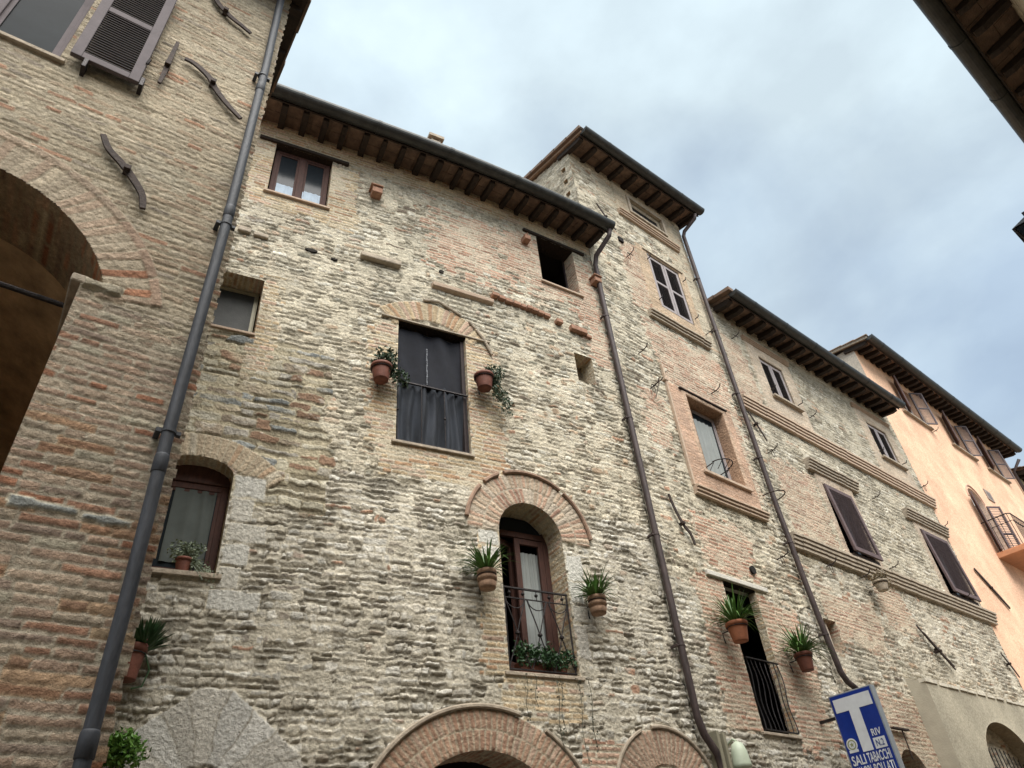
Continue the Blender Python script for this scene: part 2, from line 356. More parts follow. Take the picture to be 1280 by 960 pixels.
def smooth_zone(S, Z, h, c, rects, col, hh=.018, seed=5):
    bh, bc, _ = bricks(S, Z, seed+90, [(2, (.9, .9, .9)), (2, (1.05, .98, .92)), (2, (1.0, 1.0, 1.0)), (1, (.8, .72, .66))], (1.08, 1.05, 1.0), wave=.2)
    for s0, s1, z0, z1 in rects:
        d = np.minimum(np.minimum(S-s0, s1-S), np.minimum(Z-z0, z1-Z)); p = sstep(d, -.006, .006)
        h = h*(1-p)+p*(hh+.45*bh+.004*fbm(S*6, Z*6, seed)+.002*fbm(S*30, Z*30, seed+3))
        cc = np.array(col)*(.3+.7*bc)*(1+.16*fbm(S*4, Z*4, seed+1)[..., None]+.1*fbm(S*18, Z*18, seed+1)[..., None]); c = c*(1-p[..., None])+cc*p[..., None]
    return h, c

# ------------------------------------------------------------------ openings and height-field walls
class Op:
    """opening; rise>0 gives an arched head of ellipse half-width (s1-s0)/2 above z1"""
    def __init__(o, s0, s1, z0, z1, rise=0): o.s0, o.s1, o.z0, o.z1, o.rise = s0, s1, z0, z1, rise; o.c = (s0+s1)/2; o.a = (s1-s0)/2
    def inside(o, S, Z, g=0):
        m = (S > o.s0-g) & (S < o.s1+g) & (Z > o.z0-g) & (Z <= o.z1+(g if not o.rise else 0))
        if o.rise: m |= (Z > o.z1) & (((S-o.c)/(o.a+g))**2+((Z-o.z1)/(o.rise+g))**2 < 1)
        return m
    def outline(o, st=.02):
        pts = [(o.s0, z) for z in np.linspace(o.z0, o.z1, max(2, int((o.z1-o.z0)/st)))]
        if o.rise:
            n = int(math.pi*max(o.a, o.rise)/st); pts += [(o.c-o.a*math.cos(t), o.z1+o.rise*math.sin(t)) for t in np.linspace(0, math.pi, n)[1:-1]]
        else: pts += [(s, o.z1) for s in np.linspace(o.s0, o.s1, max(3, int(2*o.a/st)))[1:-1]]
        pts += [(o.s1, z) for z in np.linspace(o.z1, o.z0, max(2, int((o.z1-o.z0)/st)))]
        pts += [(s, o.z0) for s in np.linspace(o.s1, o.s0, max(3, int(2*o.a/st)))[1:]]
        return pts
def lines(a, b, fa, fb, st, coarse, extra):
    q = list(np.arange(fa, fb, st))+[fb]
    q += list(np.arange(a, fa, coarse))+list(np.arange(fb, b, coarse))+[a, b]; q = np.array(sorted(q)); ex = np.array([e for e in extra if a < e < b])
    for e in ex:
        q = q[abs(q-e) > st*.45]
    return np.unique(np.concatenate([q, ex]).round(5))
def grid_mesh(name, P, keep, Cc, parent, material):
    nz, ns = P.shape[:2]; idx = np.arange(nz*ns).reshape(nz, ns)
    f = np.stack([idx[:-1, :-1], idx[:-1, 1:], idx[1:, 1:], idx[1:, :-1]], -1)[keep].reshape(-1, 4)
    used = np.unique(f); mp_ = np.zeros(nz*ns, int); mp_[used] = np.arange(len(used)); f = mp_[f]
    V = (P.reshape(-1, 3)-org(parent))[used]; col = Cc.reshape(-1, 3)[used]
    me = bpy.data.meshes.new(name); me.vertices.add(len(V)); me.vertices.foreach_set('co', V.astype(np.float32).ravel())
    me.loops.add(f.size); me.loops.foreach_set('vertex_index', f.astype(np.int32).ravel()); me.polygons.add(len(f))
    me.polygons.foreach_set('loop_start', np.arange(0, f.size, 4, dtype=np.int32)); me.polygons.foreach_set('loop_total', np.full(len(f), 4, dtype=np.int32))
    me.update(calc_edges=True); me.polygons.foreach_set('use_smooth', np.ones(len(f), bool))
    ca = me.color_attributes.new('Col', 'FLOAT_COLOR', 'POINT'); ca.data.foreach_set('color', np.concatenate([np.clip(col, .01, .8), np.ones((len(col), 1))], 1).astype(np.float32).ravel())
    return link(name, me, parent, material)
def wall(parent, F, s0, s1, z0, z1, fine, st, layout, ops, name='wall', material=None, trim=None, coarse=.12):
    """fine = (s0,s1,z0,z1) gets the dense grid"""
    sl = lines(s0, s1, fine[0], fine[1], st, coarse, [e for o in ops for e in (o.s0, o.s1)])
    zl = lines(z0, z1, fine[2], fine[3], st, coarse, [e for o in ops for e in (o.z0, o.z1)])
    S, Z = np.meshgrid(sl, zl)
    Sc, Zc = (S[:-1, :-1]+S[1:, 1:])/2, (Z[:-1, :-1]+Z[1:, 1:])/2; keep = np.ones(Sc.shape, bool)
    for o in ops: keep &= ~o.inside(Sc, Zc)
    for o in ops:
        if o.rise:   # pull grid points next to the curve onto it
            x, z = (S-o.c)/o.a, (Z-o.z1)/o.rise; r = np.hypot(x, z); near = (Z > o.z1-.001) & (abs(r-1)*min(o.a, o.rise) < st*.75)
            S = np.where(near, o.c+(S-o.c)/np.maximum(r, .01), S); Z = np.where(near, o.z1+(Z-o.z1)/np.maximum(r, .01), Z)
    if trim is not None: keep &= trim(Sc, Zc)
    H, Cc = layout(S, Z)
    for o in ops:
        g = o.inside(S, Z, .012); H = np.where(g, np.minimum(np.maximum(H, .004), .012), H)
    P = F(S, Z, H)
    return grid_mesh(name, P, keep, Cc, parent, material or M_STONE)
def reveal(parent, F, o, depth, layout=None, pal=P_BRICK, seed=3, name='window_reveal', material=None, st=.02, front=.006, sillcol=None, dark=False):
    pts = o.outline(st); n = len(pts); L_ = np.concatenate([[0], np.cumsum([math.dist(pts[i], pts[i+1]) for i in range(n-1)])])
    nd = max(2, int(depth/.035)); dd = np.linspace(front, -depth, nd+1); T, D = np.meshgrid(L_, dd, indexing='ij')
    h, c, _ = bricks(D*1.0, T, seed, pal, amp=.9, wave=.3)
    ps = np.array(pts); ctr = np.array([o.c, (o.z0+o.z1)/2]); tg = np.gradient(ps, axis=0); tg /= np.linalg.norm(tg, axis=1)[:, None]+1e-9
    nr = np.stack([tg[:, 1], -tg[:, 0]], 1)   # towards the inside of the opening for a clockwise outline
    h = np.clip(h, 0, .012)*(D < front-.001)
    S = ps[:, 0][:, None]+nr[:, 0][:, None]*h; Z = ps[:, 1][:, None]+nr[:, 1][:, None]*h
    if sillcol is not None: c = np.broadcast_to(np.array(sillcol), c.shape)*(1+.15*fbm(D*9, T*9, seed)[..., None])
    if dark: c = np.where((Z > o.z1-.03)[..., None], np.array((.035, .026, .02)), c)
    P = F(S, Z, D)
    return grid_mesh(name, P, np.ones((P.shape[0]-1, P.shape[1]-1), bool), c, parent, material or M_STONE)

# ------------------------------------------------------------------ building pieces
def backdrop_box(parent, F, s0, s1, z1, depth, th=.25, left=True, right=True, ns=8, mat_=None):
    """side and rear walls of a house plus an inner floor so that no daylight leaks behind the windows"""
    mb = MB(); mb.box(F, s0, s1, 0, z1, -depth-th, -depth, ns)
    if left: mb.box(F, s0, s0+th, 0, z1, -depth, -.03)
    if right: mb.box(F, s1-th, s1, 0, z1, -depth, -.03)
    return mb.build('rear_wall', mat_ or M_BACK, parent)
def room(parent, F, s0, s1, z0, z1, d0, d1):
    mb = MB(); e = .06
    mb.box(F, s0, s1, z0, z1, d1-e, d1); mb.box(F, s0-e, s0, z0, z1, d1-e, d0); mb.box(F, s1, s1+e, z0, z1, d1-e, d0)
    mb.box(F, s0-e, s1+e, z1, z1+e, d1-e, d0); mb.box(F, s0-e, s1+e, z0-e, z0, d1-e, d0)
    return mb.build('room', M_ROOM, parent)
def window(parent, F, s0, s1, z0, z1, d, leaves=2, fw=.055, fm=None, gm=None, bars=0, rise=0, curtain=None, cross=True):
    fm = fm or M_REDWOOD; gm = gm or M_GLASS
    mb = MB(); mb.box(F, s0, s0+fw, z0, z1, d-.05, d); mb.box(F, s1-fw, s1, z0, z1, d-.05, d)
    mb.box(F, s0+fw, s1-fw, z1-fw, z1, d-.05, d); mb.box(F, s0+fw, s1-fw, z0, z0+fw, d-.05, d)
    if leaves == 2: c = (s0+s1)/2; mb.box(F, c-fw*.85, c+fw*.85, z0+fw, z1-fw, d-.045, d+.012)
    w = mb.build('window', fm, parent, bevel=.006)
    edges = [s0+fw]+([(s0+s1)/2-fw*.85, (s0+s1)/2+fw*.85] if leaves == 2 else [])+[s1-fw]
    for i in range(0, len(edges), 2):
        a, b = edges[i], edges[i+1]; fr = MB(); g = .035
        for q in ((a, a+g, z0+fw, z1-fw), (b-g, b, z0+fw, z1-fw), (a+g, b-g, z1-fw-g, z1-fw), (a+g, b-g, z0+fw, z0+fw+g)): fr.box(F, *q, d-.04, d-.01)
        for k in range(bars): zz = z0+fw+(z1-z0-2*fw)*(k+1)/(bars+1); fr.box(F, a+g, b-g, zz-.012, zz+.012, d-.038, d-.014)
        fr.build('sash', fm, w)
        MB().box(F, a+g-.004, b-g+.004, z0+fw+g-.004, z1-fw-g+.004, d-.030, d-.024).build('pane', gm, w)
    return w
def cloth(parent, F, s0, s1, z0, z1, d, mat_, waves=6, amp=.02, name='curtain'):
    n = 60; vs = []; nz = 10
    for iz in range(nz+1):
        for i in range(n+1):
            t = i/n; k = iz/nz; vs.append(F(s0+(s1-s0)*t, z0+(z1-z0)*k, d+amp*math.sin(t*waves*6.28+1.2*math.sin(k*3+t*5))+amp*.6*math.sin(t*17+k*2)))
    fs = [(a, a+1, a+n+2, a+n+1) for iz in range(nz) for a in (iz*(n+1)+i for i in range(n))]
    return MB().add(vs, fs).build(name, mat_, parent, smooth=True)
def shutter(parent, F, s0, s1, z0, z1, d, fm, lm, fw=.06, th=.04, mid=True, pitch=.045, name='shutter'):
    mb = MB(); zs = [(z0, z0+fw), (z1-fw, z1)]+([((z0+z1)/2-fw/2, (z0+z1)/2+fw/2)] if mid else [])
    mb.box(F, s0, s0+fw, z0, z1, d, d+th); mb.box(F, s1-fw, s1, z0, z1, d, d+th)
    for a, b in zs: mb.box(F, s0+fw, s1-fw, a, b, d+.002, d+th-.002)
    o = mb.build(name, fm, parent, bevel=.005)
    lv = MB(); z = z0+fw+.01
    while z < z1-fw-.01:
        lv.prism(F, s0+fw-.003, s1-fw+.003, [(d+.006, z+.030), (d+th-.006, z), (d+th-.006, z+.008), (d+.006, z+.038)]); z += pitch
    lv.build('louvres', lm, o)
    return o
def frame_at(p, t, n):
    """local frame: s along t, d along n, from point p (all horizontal); z absolute"""
    p = np.array(p, float); t = np.array(t, float); n = np.array(n, float)
    def F(s, z, d):
        s, z, d = arr(s, z, d)
        return np.stack([p[0]+s*t[0]+d*n[0], p[1]+s*t[1]+d*n[1], z], -1)
    return F
def swung(F, s, ang, d=.01, sign=1):
    """frame hinged at s: leaf opened by ang degrees from the wall; sign=+1 leaf runs towards +s"""
    p = F(s, 0, d); t = F(s+.1, 0, d)-p; t /= np.linalg.norm(t); n = F(s, 0, d+.1)-p; n /= np.linalg.norm(n); a = math.radians(ang)
    tt = sign*math.cos(a)*t+math.sin(a)*n; nn = -sign*math.sin(a)*t+math.cos(a)*n
    return frame_at(p[:2], tt[:2], nn[:2]*1.0)
def moulding(parent, F, s0, s1, z0, z1, proj, mat_, name='string_course', flip=False, steps=3, ns=1):
    """stepped brick moulding, widest at the top"""
    prof = [(-.02, z0)]; h = (z1-z0)/steps
    for i in range(steps):
        d = .82*proj*(.35+.65*(i+1)/steps) if not flip else proj*(1-.65*i/steps)
        prof += [(d, z0+i*h+.004), (d, z0+(i+1)*h-.018), (d-.022, z0+(i+1)*h-.012), (d-.022, z0+(i+1)*h)]
    prof += [(-.02, z1)]
    n = max(1, int((s1-s0)/.27)); mb = MB(); rs = random.Random(int(s0*100+z0*10))
    cut = [s0+(s1-s0)*i/n for i in range(n+1)]
    for i in range(n):
        j = rs.uniform(-.006, .006); mb.prism(F, cut[i]+.002, cut[i+1]-.002, [(d+(j if d > 0 else 0), z+rs.uniform(-.002, .002)) for d, z in prof])
    return mb.build(name, mat_, parent, bevel=.004)
def sbar(parent, F, pts, w=.035, d=.02, name='wall_anchor', th=.018):
    w = w*1.35
    """flat wrought-iron bar that follows pts (s,z) on the wall, with its peg"""
    q = []; P_ = [np.array(p) for p in pts]
    for i in range(len(P_)-1):
        a = P_[max(i-1, 0)]; b = P_[i]; c = P_[i+1]; e = P_[min(i+2, len(P_)-1)]
        for t in np.linspace(0, 1, 7)[:-1]: q.append(.5*((2*b)+(-a+c)*t+(2*a-5*b+4*c-e)*t*t+(-a+3*b-3*c+e)*t**3))
    q.append(P_[-1]); n = len(q); vs = []
    for i, p in enumerate(q):
        t = q[min(i+1, n-1)]-q[max(i-1, 0)]; t = t/np.linalg.norm(t); nn = np.array((-t[1], t[0])); ww = w*(.5+.5*math.sin(math.pi*(.12+.76*i/(n-1))))/2
        for k, dd in ((-1, 0), (1, 0), (1, th), (-1, th)): vs.append(F(p[0]+nn[0]*ww*k, p[1]+nn[1]*ww*k, d+dd))
    fs = [(0, 1, 2, 3), tuple(4*(n-1)+i for i in (3, 2, 1, 0))]+[(4*i+j, 4*i+j+4, 4*i+(j+1) % 4+4, 4*i+(j+1) % 4) for i in range(n-1) for j in range(4)]
    mb = MB().add(vs, fs); m_ = q[n//2]; mb.box(F, m_[0]-.022, m_[0]+.022, m_[1]-.022, m_[1]+.022, -.02, d+.05)
    return mb.build(name, M_RUST, parent, bevel=.003)
def hook(parent, F, s, z, ln=.22, kind=0):
    """torch or banner holder: rod out of the wall, cross bar and drop ring"""
    mb = MB(); mb.tube([F(s, z, -.02), F(s, z, ln*.6), F(s, z+.03, ln), F(s, z+.09, ln+.03)], .010, 6)
    mb.tube([F(s-.09, z-.01, ln*.55), F(s+.09, z+.01, ln*.55)], .009, 6)
    if kind: mb.tube([F(s-.05+.05*math.cos(a), z-.09+.09*math.sin(a), ln*.5) for a in np.linspace(1.5, 1.5+6.2, 14)], .006, 5)
    if kind > 1: mb.tube([F(s+.12, z+.12, -.02), F(s+.12, z+.12, .2), F(s+.12, z+.16, .26)], .010, 6); mb.tube([F(s+.12, z+.12, .15), F(s-.04, z-.3, .1)], .008, 6)
    return mb.build('iron_hook', M_RUST, parent)
def drainpipe(parent, F, pts, r, mat_, name='drainpipe', clamps=()):
    q = [F(*p) for p in pts]; o = MB().tube(q, r, 20).build(name, mat_, parent, smooth=True)
    for s, z, d in clamps:
        c = F(s, z, d); mb = MB(); mb.lathe(c-np.array((0, 0, .012)), [(r+.001, 0), (r+.006, .002), (r+.006, .022), (r+.001, .024)], 20)
        mb.box(F, s-r-.035, s-r-.005, z-.015, z+.012, -.02, d+.012); mb.box(F, s+r+.005, s+r+.03, z-.012, z+.012, d-.02, d+.012); mb.build('pipe_clamp', mat_, o)
    return o
def collar(parent, F, s, z, d, r, mat_, g=.0035):
    c = F(s, z, d); MB().lathe(c-np.array((0, 0, .06)), [(r+.0005, 0), (r+g, .004), (r+g, .10), (r+g*.6, .112), (r+.0005, .12)], 22).build('pipe_collar', mat_, parent, smooth=True)

def roof(parent, F, s0, s1, za, zb, over, slope, depth, n_raft, ns=1, gr=.10, wall_s=None, rw=.09, rh=.12, lv=0, rv=0, gutter=True, gs=None):
    """za/zb: gutter height at s0 and s1. The roof rises by slope*d towards the back."""
    zg = lambda s: za+(zb-za)*(s-s0)/(s1-s0)
    def top(s, d): return zg(s)+(over-d)*slope
    vs = []; ss = np.linspace(s0, s1, ns+1)
    for s in ss:
        for d, dz in ((over-.10, .02), (over-.10, .07), (-depth, .07), (-depth, .02)): vs.append(F(s, top(s, d)+dz, d))
    fs = [(0, 1, 2, 3), tuple(4*ns+i for i in (3, 2, 1, 0))]+[(4*i+j, 4*i+j+4, 4*i+(j+1) % 4+4, 4*i+(j+1) % 4) for i in range(ns) for j in range(4)]
    r_ = MB().add(vs, fs).build('roof', M_TILE, parent)
    # flat terracotta boards carried by the rafters
    sb = MB(); nb = int((s1-s0)/.30)
    for i in range(nb):
        a, b = s0+(s1-s0)*i/nb, s0+(s1-s0)*(i+1)/nb
        for k in range(3):
            d1, d0 = over-.12-k*.27, over-.12-(k+1)*.27+.008; j = random.uniform(-.004, .004)
            sb.add([F(a+.004, top(a, d1)+j-.012, d1), F(b-.004, top(b, d1)+j-.012, d1), F(b-.004, top(b, d0)+j-.012, d0), F(a+.004, top(a, d0)+j-.012, d0),
                    F(a+.004, top(a, d1)+.018, d1), F(b-.004, top(b, d1)+.018, d1), F(b-.004, top(b, d0)+.018, d0), F(a+.004, top(a, d0)+.018, d0)],
                   [(0, 1, 2, 3), (0, 4, 5, 1), (1, 5, 6, 2), (2, 6, 7, 3), (3, 7, 4, 0)])
    sb.build('soffit', M_SOFFIT, r_)
    rr = random.Random(int(s0*7))
    for i in range(n_raft):
        s = s0+.1+(s1-s0-.2)*i/(n_raft-1)+rr.uniform(-.03, .03); d1, d0 = over-.16, -.3; t1, t0 = top(s, d1)-.016, top(s, d0)-.016; w = rw/2*rr.uniform(.85, 1.2); mb = MB()
        mb.add([F(s-w, t1-rh*.72, d1), F(s+w, t1-rh*.72, d1), F(s+w, t1, d1), F(s-w, t1, d1), F(s-w, t0-rh, d0), F(s+w, t0-rh, d0), F(s+w, t0, d0), F(s-w, t0, d0),
                F(s-w, top(s, d1-.12)-.016-rh, d1-.12), F(s+w, top(s, d1-.12)-.016-rh, d1-.12)],
               [(0, 1, 2, 3), (0, 8, 9, 1), (8, 4, 5, 9), (1, 9, 5, 6, 2), (0, 3, 7, 4, 8), (4, 7, 6, 5), (3, 2, 6, 7)])
        mb.build('rafter', M_RAFTER, r_, bevel=.008)
    if gutter:
        jn = []
        g0, g1 = gs or (s0-.02, s1+.02); n = max(2, int((g1-g0)/.4)); prof = []
        for a in np.linspace(math.pi, 2*math.pi, 12): prof.append((over+gr*math.cos(a)*1.05-.0, gr*math.sin(a)))
        pr = [(d, z) for d, z in prof]+[(over+gr*1.05, .012), (over+gr*.95, .012)]+[(over+.9*(d-over), z*.9+.004) for d, z in reversed(prof)]
        ss = np.linspace(g0, g1, n+1); vs = []; m_ = len(pr)
        for s in ss: vs += [F(s, zg(s)+.04+z, d) for d, z in pr]
        fs = [(m_*i+j, m_*i+j+m_, m_*i+(j+1) % m_+m_, m_*i+(j+1) % m_) for i in range(n) for j in range(m_)]
        for e in (0, n): half = list(range(12)); fs.append(tuple(m_*e+i for i in half))
        go = MB().add(vs, fs).build('gutter', M_GUTTER, r_, smooth=False)
        for i in range(1, int((g1-g0)/1.3)+1):
            cl = MB()
            s = g0+i*1.3-.5
            if s < g1: cl.prism(F, s-.03, s+.03, [(d+(d-over)*.06, zg(s)+.04+z*1.07) for d, z in prof]+[(over+gr*1.06, zg(s)+.062), (over+gr*.9, zg(s)+.062)])
            if cl.v: cl.build('gutter_joint', M_GUTTER, r_)
        fb = MB(); fb.add(*_strip(F, s0, s1, zg, over-.125, over-.10, -.06, .075, ns)).build('fascia', M_RAFTER, r_)
    # cover tiles: half-round rows running down the slope, visible along the eaves edge and from above
    tl = MB(); nt_ = int((s1-s0)/.24)
    for i in range(nt_+1):
        s = s0+(s1-s0)*i/nt_
        for k in range(5):
            d1, d0 = over-.02-k*.42, over-.02-(k+1)*.42-.05; r1, r0 = .085, .07; q = []
            for d, r in ((d1, r1), (d0, r0)):
                q += [F(s+r*math.cos(a), top(s, d)+.075+.012*(1 if d == d1 else 0)+r*.8*math.sin(a), d) for a in np.linspace(0, math.pi, 7)]
            tl.add(q, [(j, j+1, j+8, j+7) for j in range(6)]+[tuple(range(7))])
    tl.build('cover_tiles', M_TILE, r_)
    return r_, top
def _strip(F, s0, s1, zg, d0, d1, a, b, ns):
    vs = []
    for s in np.linspace(s0, s1, ns+1): vs += [F(s, zg(s)+a, d0), F(s, zg(s)+b, d0), F(s, zg(s)+b, d1), F(s, zg(s)+a, d1)]
    return vs, [(0, 1, 2, 3), tuple(4*ns+i for i in (3, 2, 1, 0))]+[(4*i+j, 4*i+j+4, 4*i+(j+1) % 4+4, 4*i+(j+1) % 4) for i in range(ns) for j in range(4)]
def railing(parent, F, s0, s1, z0, z1, d, n, style='plain', top_w=.03):
    mb = MB(); mb.box(F, s0, s1, z1-.018, z1, d-top_w/2, d+top_w/2)
    r = mb.build('railing', M_IRON, parent); MB().box(F, s0, s1, z0, z0+.015, d-.012, d+.012).build('bottom_rail', M_IRON, r)
    b = MB(); xs = np.linspace(s0+.02, s1-.02, n)
    def one():
        nonlocal b
        b.build('baluster', M_IRON, r); b = MB()
    if style == 'plain':
        for x in xs: b.tube([F(x, z0+.01, d), F(x, z1-.015, d)], .008, 6); one()
    elif style == 'knob':
        for i, x in enumerate(xs):
            b.tube([F(x, z0+.01, d), F(x, z1-.015, d)], .0075, 6)
            if i % 2 == 0: b.lathe(F(x, (z0+z1)/2-.02, d), [(.004, 0), (.018, .012), (.018, .028), (.004, .04)], 8)
            one()
    elif style == 'twist':
        for i, x in enumerate(xs):
            b.tube([F(x+.014*math.sin(t*9+i), z0+.01+(z1-z0-.03)*t, d+.01*math.cos(t*9)) for t in np.linspace(0, 1, 16)], .008, 6); one()
    else:   # crossed bars with flower knobs
        zt = z1-.13; b.box(F, s0, s1, zt-.012, zt, d-.008, d+.008)
        for x in (s0+.012, s1-.012): b.tube([F(x, z0, d), F(x, z1, d)], .011, 6)
        m_ = 3; w = (s1-s0)/m_
        for i in range(m_):
            a, c = s0+i*w, s0+(i+1)*w
            b.tube([F(a+.01, z0+.02, d), F(a+w*.35, (z0+zt)/2-.15, d), F(a+w/2, (z0+zt)/2, d), F(a+w*.65, (z0+zt)/2+.15, d), F(c-.01, zt-.01, d)], .008, 6)
            b.tube([F(c-.01, z0+.02, d), F(c-w*.35, (z0+zt)/2-.15, d), F(a+w/2, (z0+zt)/2, d), F(c-w*.65, (z0+zt)/2+.15, d), F(a+.01, zt-.01, d)], .008, 6)
            b.lathe(F(a+w/2, (z0+zt)/2-.03, d), [(.004, 0), (.03, .02), (.03, .04), (.004, .06)], 8)
            b.tube([F(a+w/2+(w*.42)*math.cos(t), zt-.01-.12*math.sin(t), d) for t in np.linspace(0, math.pi, 10)], .007, 5); one()
        for x in np.linspace(s0+.08, s1-.08, 5): b.lathe(F(x, zt+.03, d), [(.004, 0), (.022, .02), (.022, .035), (.004, .05)], 8); b.tube([F(x, zt, d), F(x, z1-.01, d)], .005, 5); one()
    if b.v: b.build('baluster', M_IRON, r)
    return r
def corbel(parent, F, s, z, w=.14, h=.12, d=.18, cap=True):
    mb = MB(); mb.box(F, s-w/2, s+w/2, z-h/2, z+h/2, -.05, d)
    if cap: mb.box(F, s-w*.7, s+w*.55, z+h/2+.003, z+h/2+.035, -.05, d+.03)
    return mb.build('corbel', M_BRICKBIT, parent, bevel=.012)
def lintel(parent, F, s0, s1, z0, z1, d, mat_=None, name='lintel', dep=.25):
    return MB().box(F, s0, s1, z0, z1, -dep, d).build(name, mat_ or M_LINTEL, parent, bevel=.01)
def sill(parent, F, s0, s1, z0, z1, d, mat_=None, dep=.12):
    return MB().box(F, s0, s1, z0, z1, -dep, d).build('sill', mat_ or M_SILL, parent, bevel=.006)
# ------------------------------------------------------------------ the ground
g = MB(); g.add([(-400, -400, 0), (400, -400, 0), (400, 400, 0), (-400, 400, 0)], [(0, 1, 2, 3)])
go = g.build('ground', mat('earth', (.16, .14, .11), .95, 0, .3, 1, .3, 5)); go['kind'] = 'structure'
st = MB()
rs = random.Random(5)
for i in range(-8, 46):          # street of long stone slabs between the two rows of houses
    y = -1.2
    while y < 7.6:
        w = rs.uniform(.45, .8); st.add([(i*.9, y, .03+rs.uniform(0, .006)), (i*.9+.888, y, .03), (i*.9+.888, min(y+w, 7.6)-.012, .03), (i*.9, min(y+w, 7.6)-.012, .03)], [(0, 1, 2, 3)]); y += w
so_ = st.build('street', M_STREET); so_['kind'] = 'structure'
su = MB().add([(-8, -1.2, .012), (41, -1.2, .012), (41, 7.6, .012), (-8, 7.6, .012)], [(0, 1, 2, 3)]).build('street_joints', mat('joint', (.06, .05, .04), 1)); su['kind'] = 'structure'

# ================================================================== 1. brick house at the left
B1 = root('brick_house', (0.3, 4.2, 0), 'near brick house filling the left edge, with big arch, iron S anchors and slate drainpipe', 'house')
aL = Op(-1.66, .06, 0, 5.18); LC, LZ, LR = -.8, 4.85, 1.03
class ArchOp(Op):
    """jambs set in from a circular arch that springs at the impost"""
    def inside(o, S, Z, g=0):
        return ((S > o.s0-g) & (S < o.s1+g) & (Z <= 5.18) & (Z > o.z0)) | ((Z > 5.18) & (np.hypot(S-LC, Z-LZ) < LR+g))
    def outline(o, st=.02):
        a0 = math.asin((5.18-LZ)/LR); p = [(o.s0, z) for z in np.linspace(2, 5.18, 150)]
        p += [(LC-LR*math.cos(t), LZ+LR*math.sin(t)) for t in np.linspace(a0, math.pi-a0, 110)]
        p += [(o.s1, z) for z in np.linspace(5.18, 2, 150)]; return p
opA = ArchOp(-1.66, .06, 0, 5.18); opW1 = Op(-1.75, -.645, 7.24, 8.9)
def lay_left(S, Z):
    h, c, r = bricks(S, Z, 101, P_OLDBR, (.44, .38, .29), ch=.058, bw=.26, amp=.62)
    h2, c2, r2 = bricks(S, Z, 131, P_PALEBR, (.44, .38, .28), ch=.058, bw=.25, amp=.62)
    m = sstep(Z+.7*fbm(S*1.2, Z*1.2, 7)+.3*(r-.5), 4.7, 5.5)[..., None] > .5; h = np.where(m[..., 0], h2, h); c = np.where(m, c2, c)
    red = (r > .86)[..., None] & (Z < 4.2)[..., None]; c = np.where(red, c*np.array((.95, .78, .66)), c)
    # bleached mortar patches
    p = sstep(fbm(S*1.8, Z*2.2, 61), .22, .5)[..., None]*.5; c = c*(1-p)+np.array((.42, .38, .29))*p
    h, c = ring(S, Z, h, c, LC, LZ, LR, 1.33, 12, 180, 1, .075, [(4, (.47, .39, .29)), (3, (.45, .34, .25)), (2, (.50, .42, .31)), (.6, (.4, .2, .12))], 12, (.46, .39, .29), .006, .008, .005)
    h, c = ring(S, Z, h, c, LC, LZ, 1.335, 1.375, 12, 180, 1, .26, [(4, (.45, .35, .26)), (3, (.42, .30, .22))], 14, (.46, .39, .29), .006, .008, .010)
    # grey stone course low down by the arch foot
    b = blocks(S, Z, h, c, [(.12+.02, .46, 3.56, 3.62), (.46, .72, 3.55, 3.60)], [(1, (.33, .34, .32))], 8); h, c = b
    # impost block
    h, c = blocks(S, Z, h, c, [(.03, .30, 5.10, 5.19)], [(1, (.42, .37, .28))], 9, .03)
    # rough toothed corner
    return h, c
wall(B1, F_left, -2.6, .87, 0, 10.05, (-1.25, .87, 2.0, 10.05), .0095, lay_left, [opA, opW1], coarse=.1,
     trim=lambda S, Z: S < .858+.012*np.floor(np.mod(Z/.062, 2))+.01*vn(Z*9, Z*0+1, 3))
MB().box(F_left, .835, .86, 0, 10.04, -5, -.004).box(F_left, -6, -2.6, 0, 10.04, -.3, -.004).box(F_left, -6, .835, 0, 10.04, -5.3, -5.0).build('side_wall', M_BACK, B1)
def arch_room():
    o = opA; pts = o.outline(); n = len(pts); dd = np.linspace(.006, -.62, 20)
    L_ = np.concatenate([[0], np.cumsum([math.dist(pts[i], pts[i+1]) for i in range(n-1)])]); T, D = np.meshgrid(L_, dd, indexing='ij')
    h, c, _ = bricks(D, T, 19, P_OLDBR, (.36, .31, .23), ch=.062, bw=.25, wave=.3); ps = np.array(pts)
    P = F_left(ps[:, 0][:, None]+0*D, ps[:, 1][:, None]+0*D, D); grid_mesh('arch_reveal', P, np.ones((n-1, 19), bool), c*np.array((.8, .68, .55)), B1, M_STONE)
    # porch behind the arch: side wall, vaulted ceiling and rear wall of old brick
    d0, d1 = -.62, -3.2; vs = []; q = []
    for t in np.linspace(-.05, math.pi+.05, 24): q.append((LC-1.25*math.cos(t), 4.75+1.15*math.sin(t)))
    q = [(q[0][0], 0)]+q+[(q[-1][0], 0)]; mb = MB()
    for d in np.linspace(d0, d1, 6): mb_ = [F_left(s, z, d) for s, z in q]; vs += mb_
    m_ = len(q); fs = [(m_*i+j, m_*i+j+1, m_*(i+1)+j+1, m_*(i+1)+j) for i in range(5) for j in range(m_-1)]+[tuple(5*m_+j for j in range(m_))]
    MB().add(vs, fs).build('porch_vault', M_CEIL, B1)
    MB().tube([F_left(-1.7, 5.27, -.32), F_left(.1, 5.17, -.32)], .018, 8).build('tie_rod', M_IRON, B1)
    MB().box(F_left, .0, .10, 5.12, 5.185, -.6, .020).build('impost', M_SILLG, B1, bevel=.012)
arch_room()
reveal(B1, F_left, opW1, .28, pal=P_PALEBR, seed=4)
window(B1, F_left, -1.75, -.66, 7.27, 8.88, -.16, fm=M_SHUTTERF, gm=M_GLASSG, leaves=2)
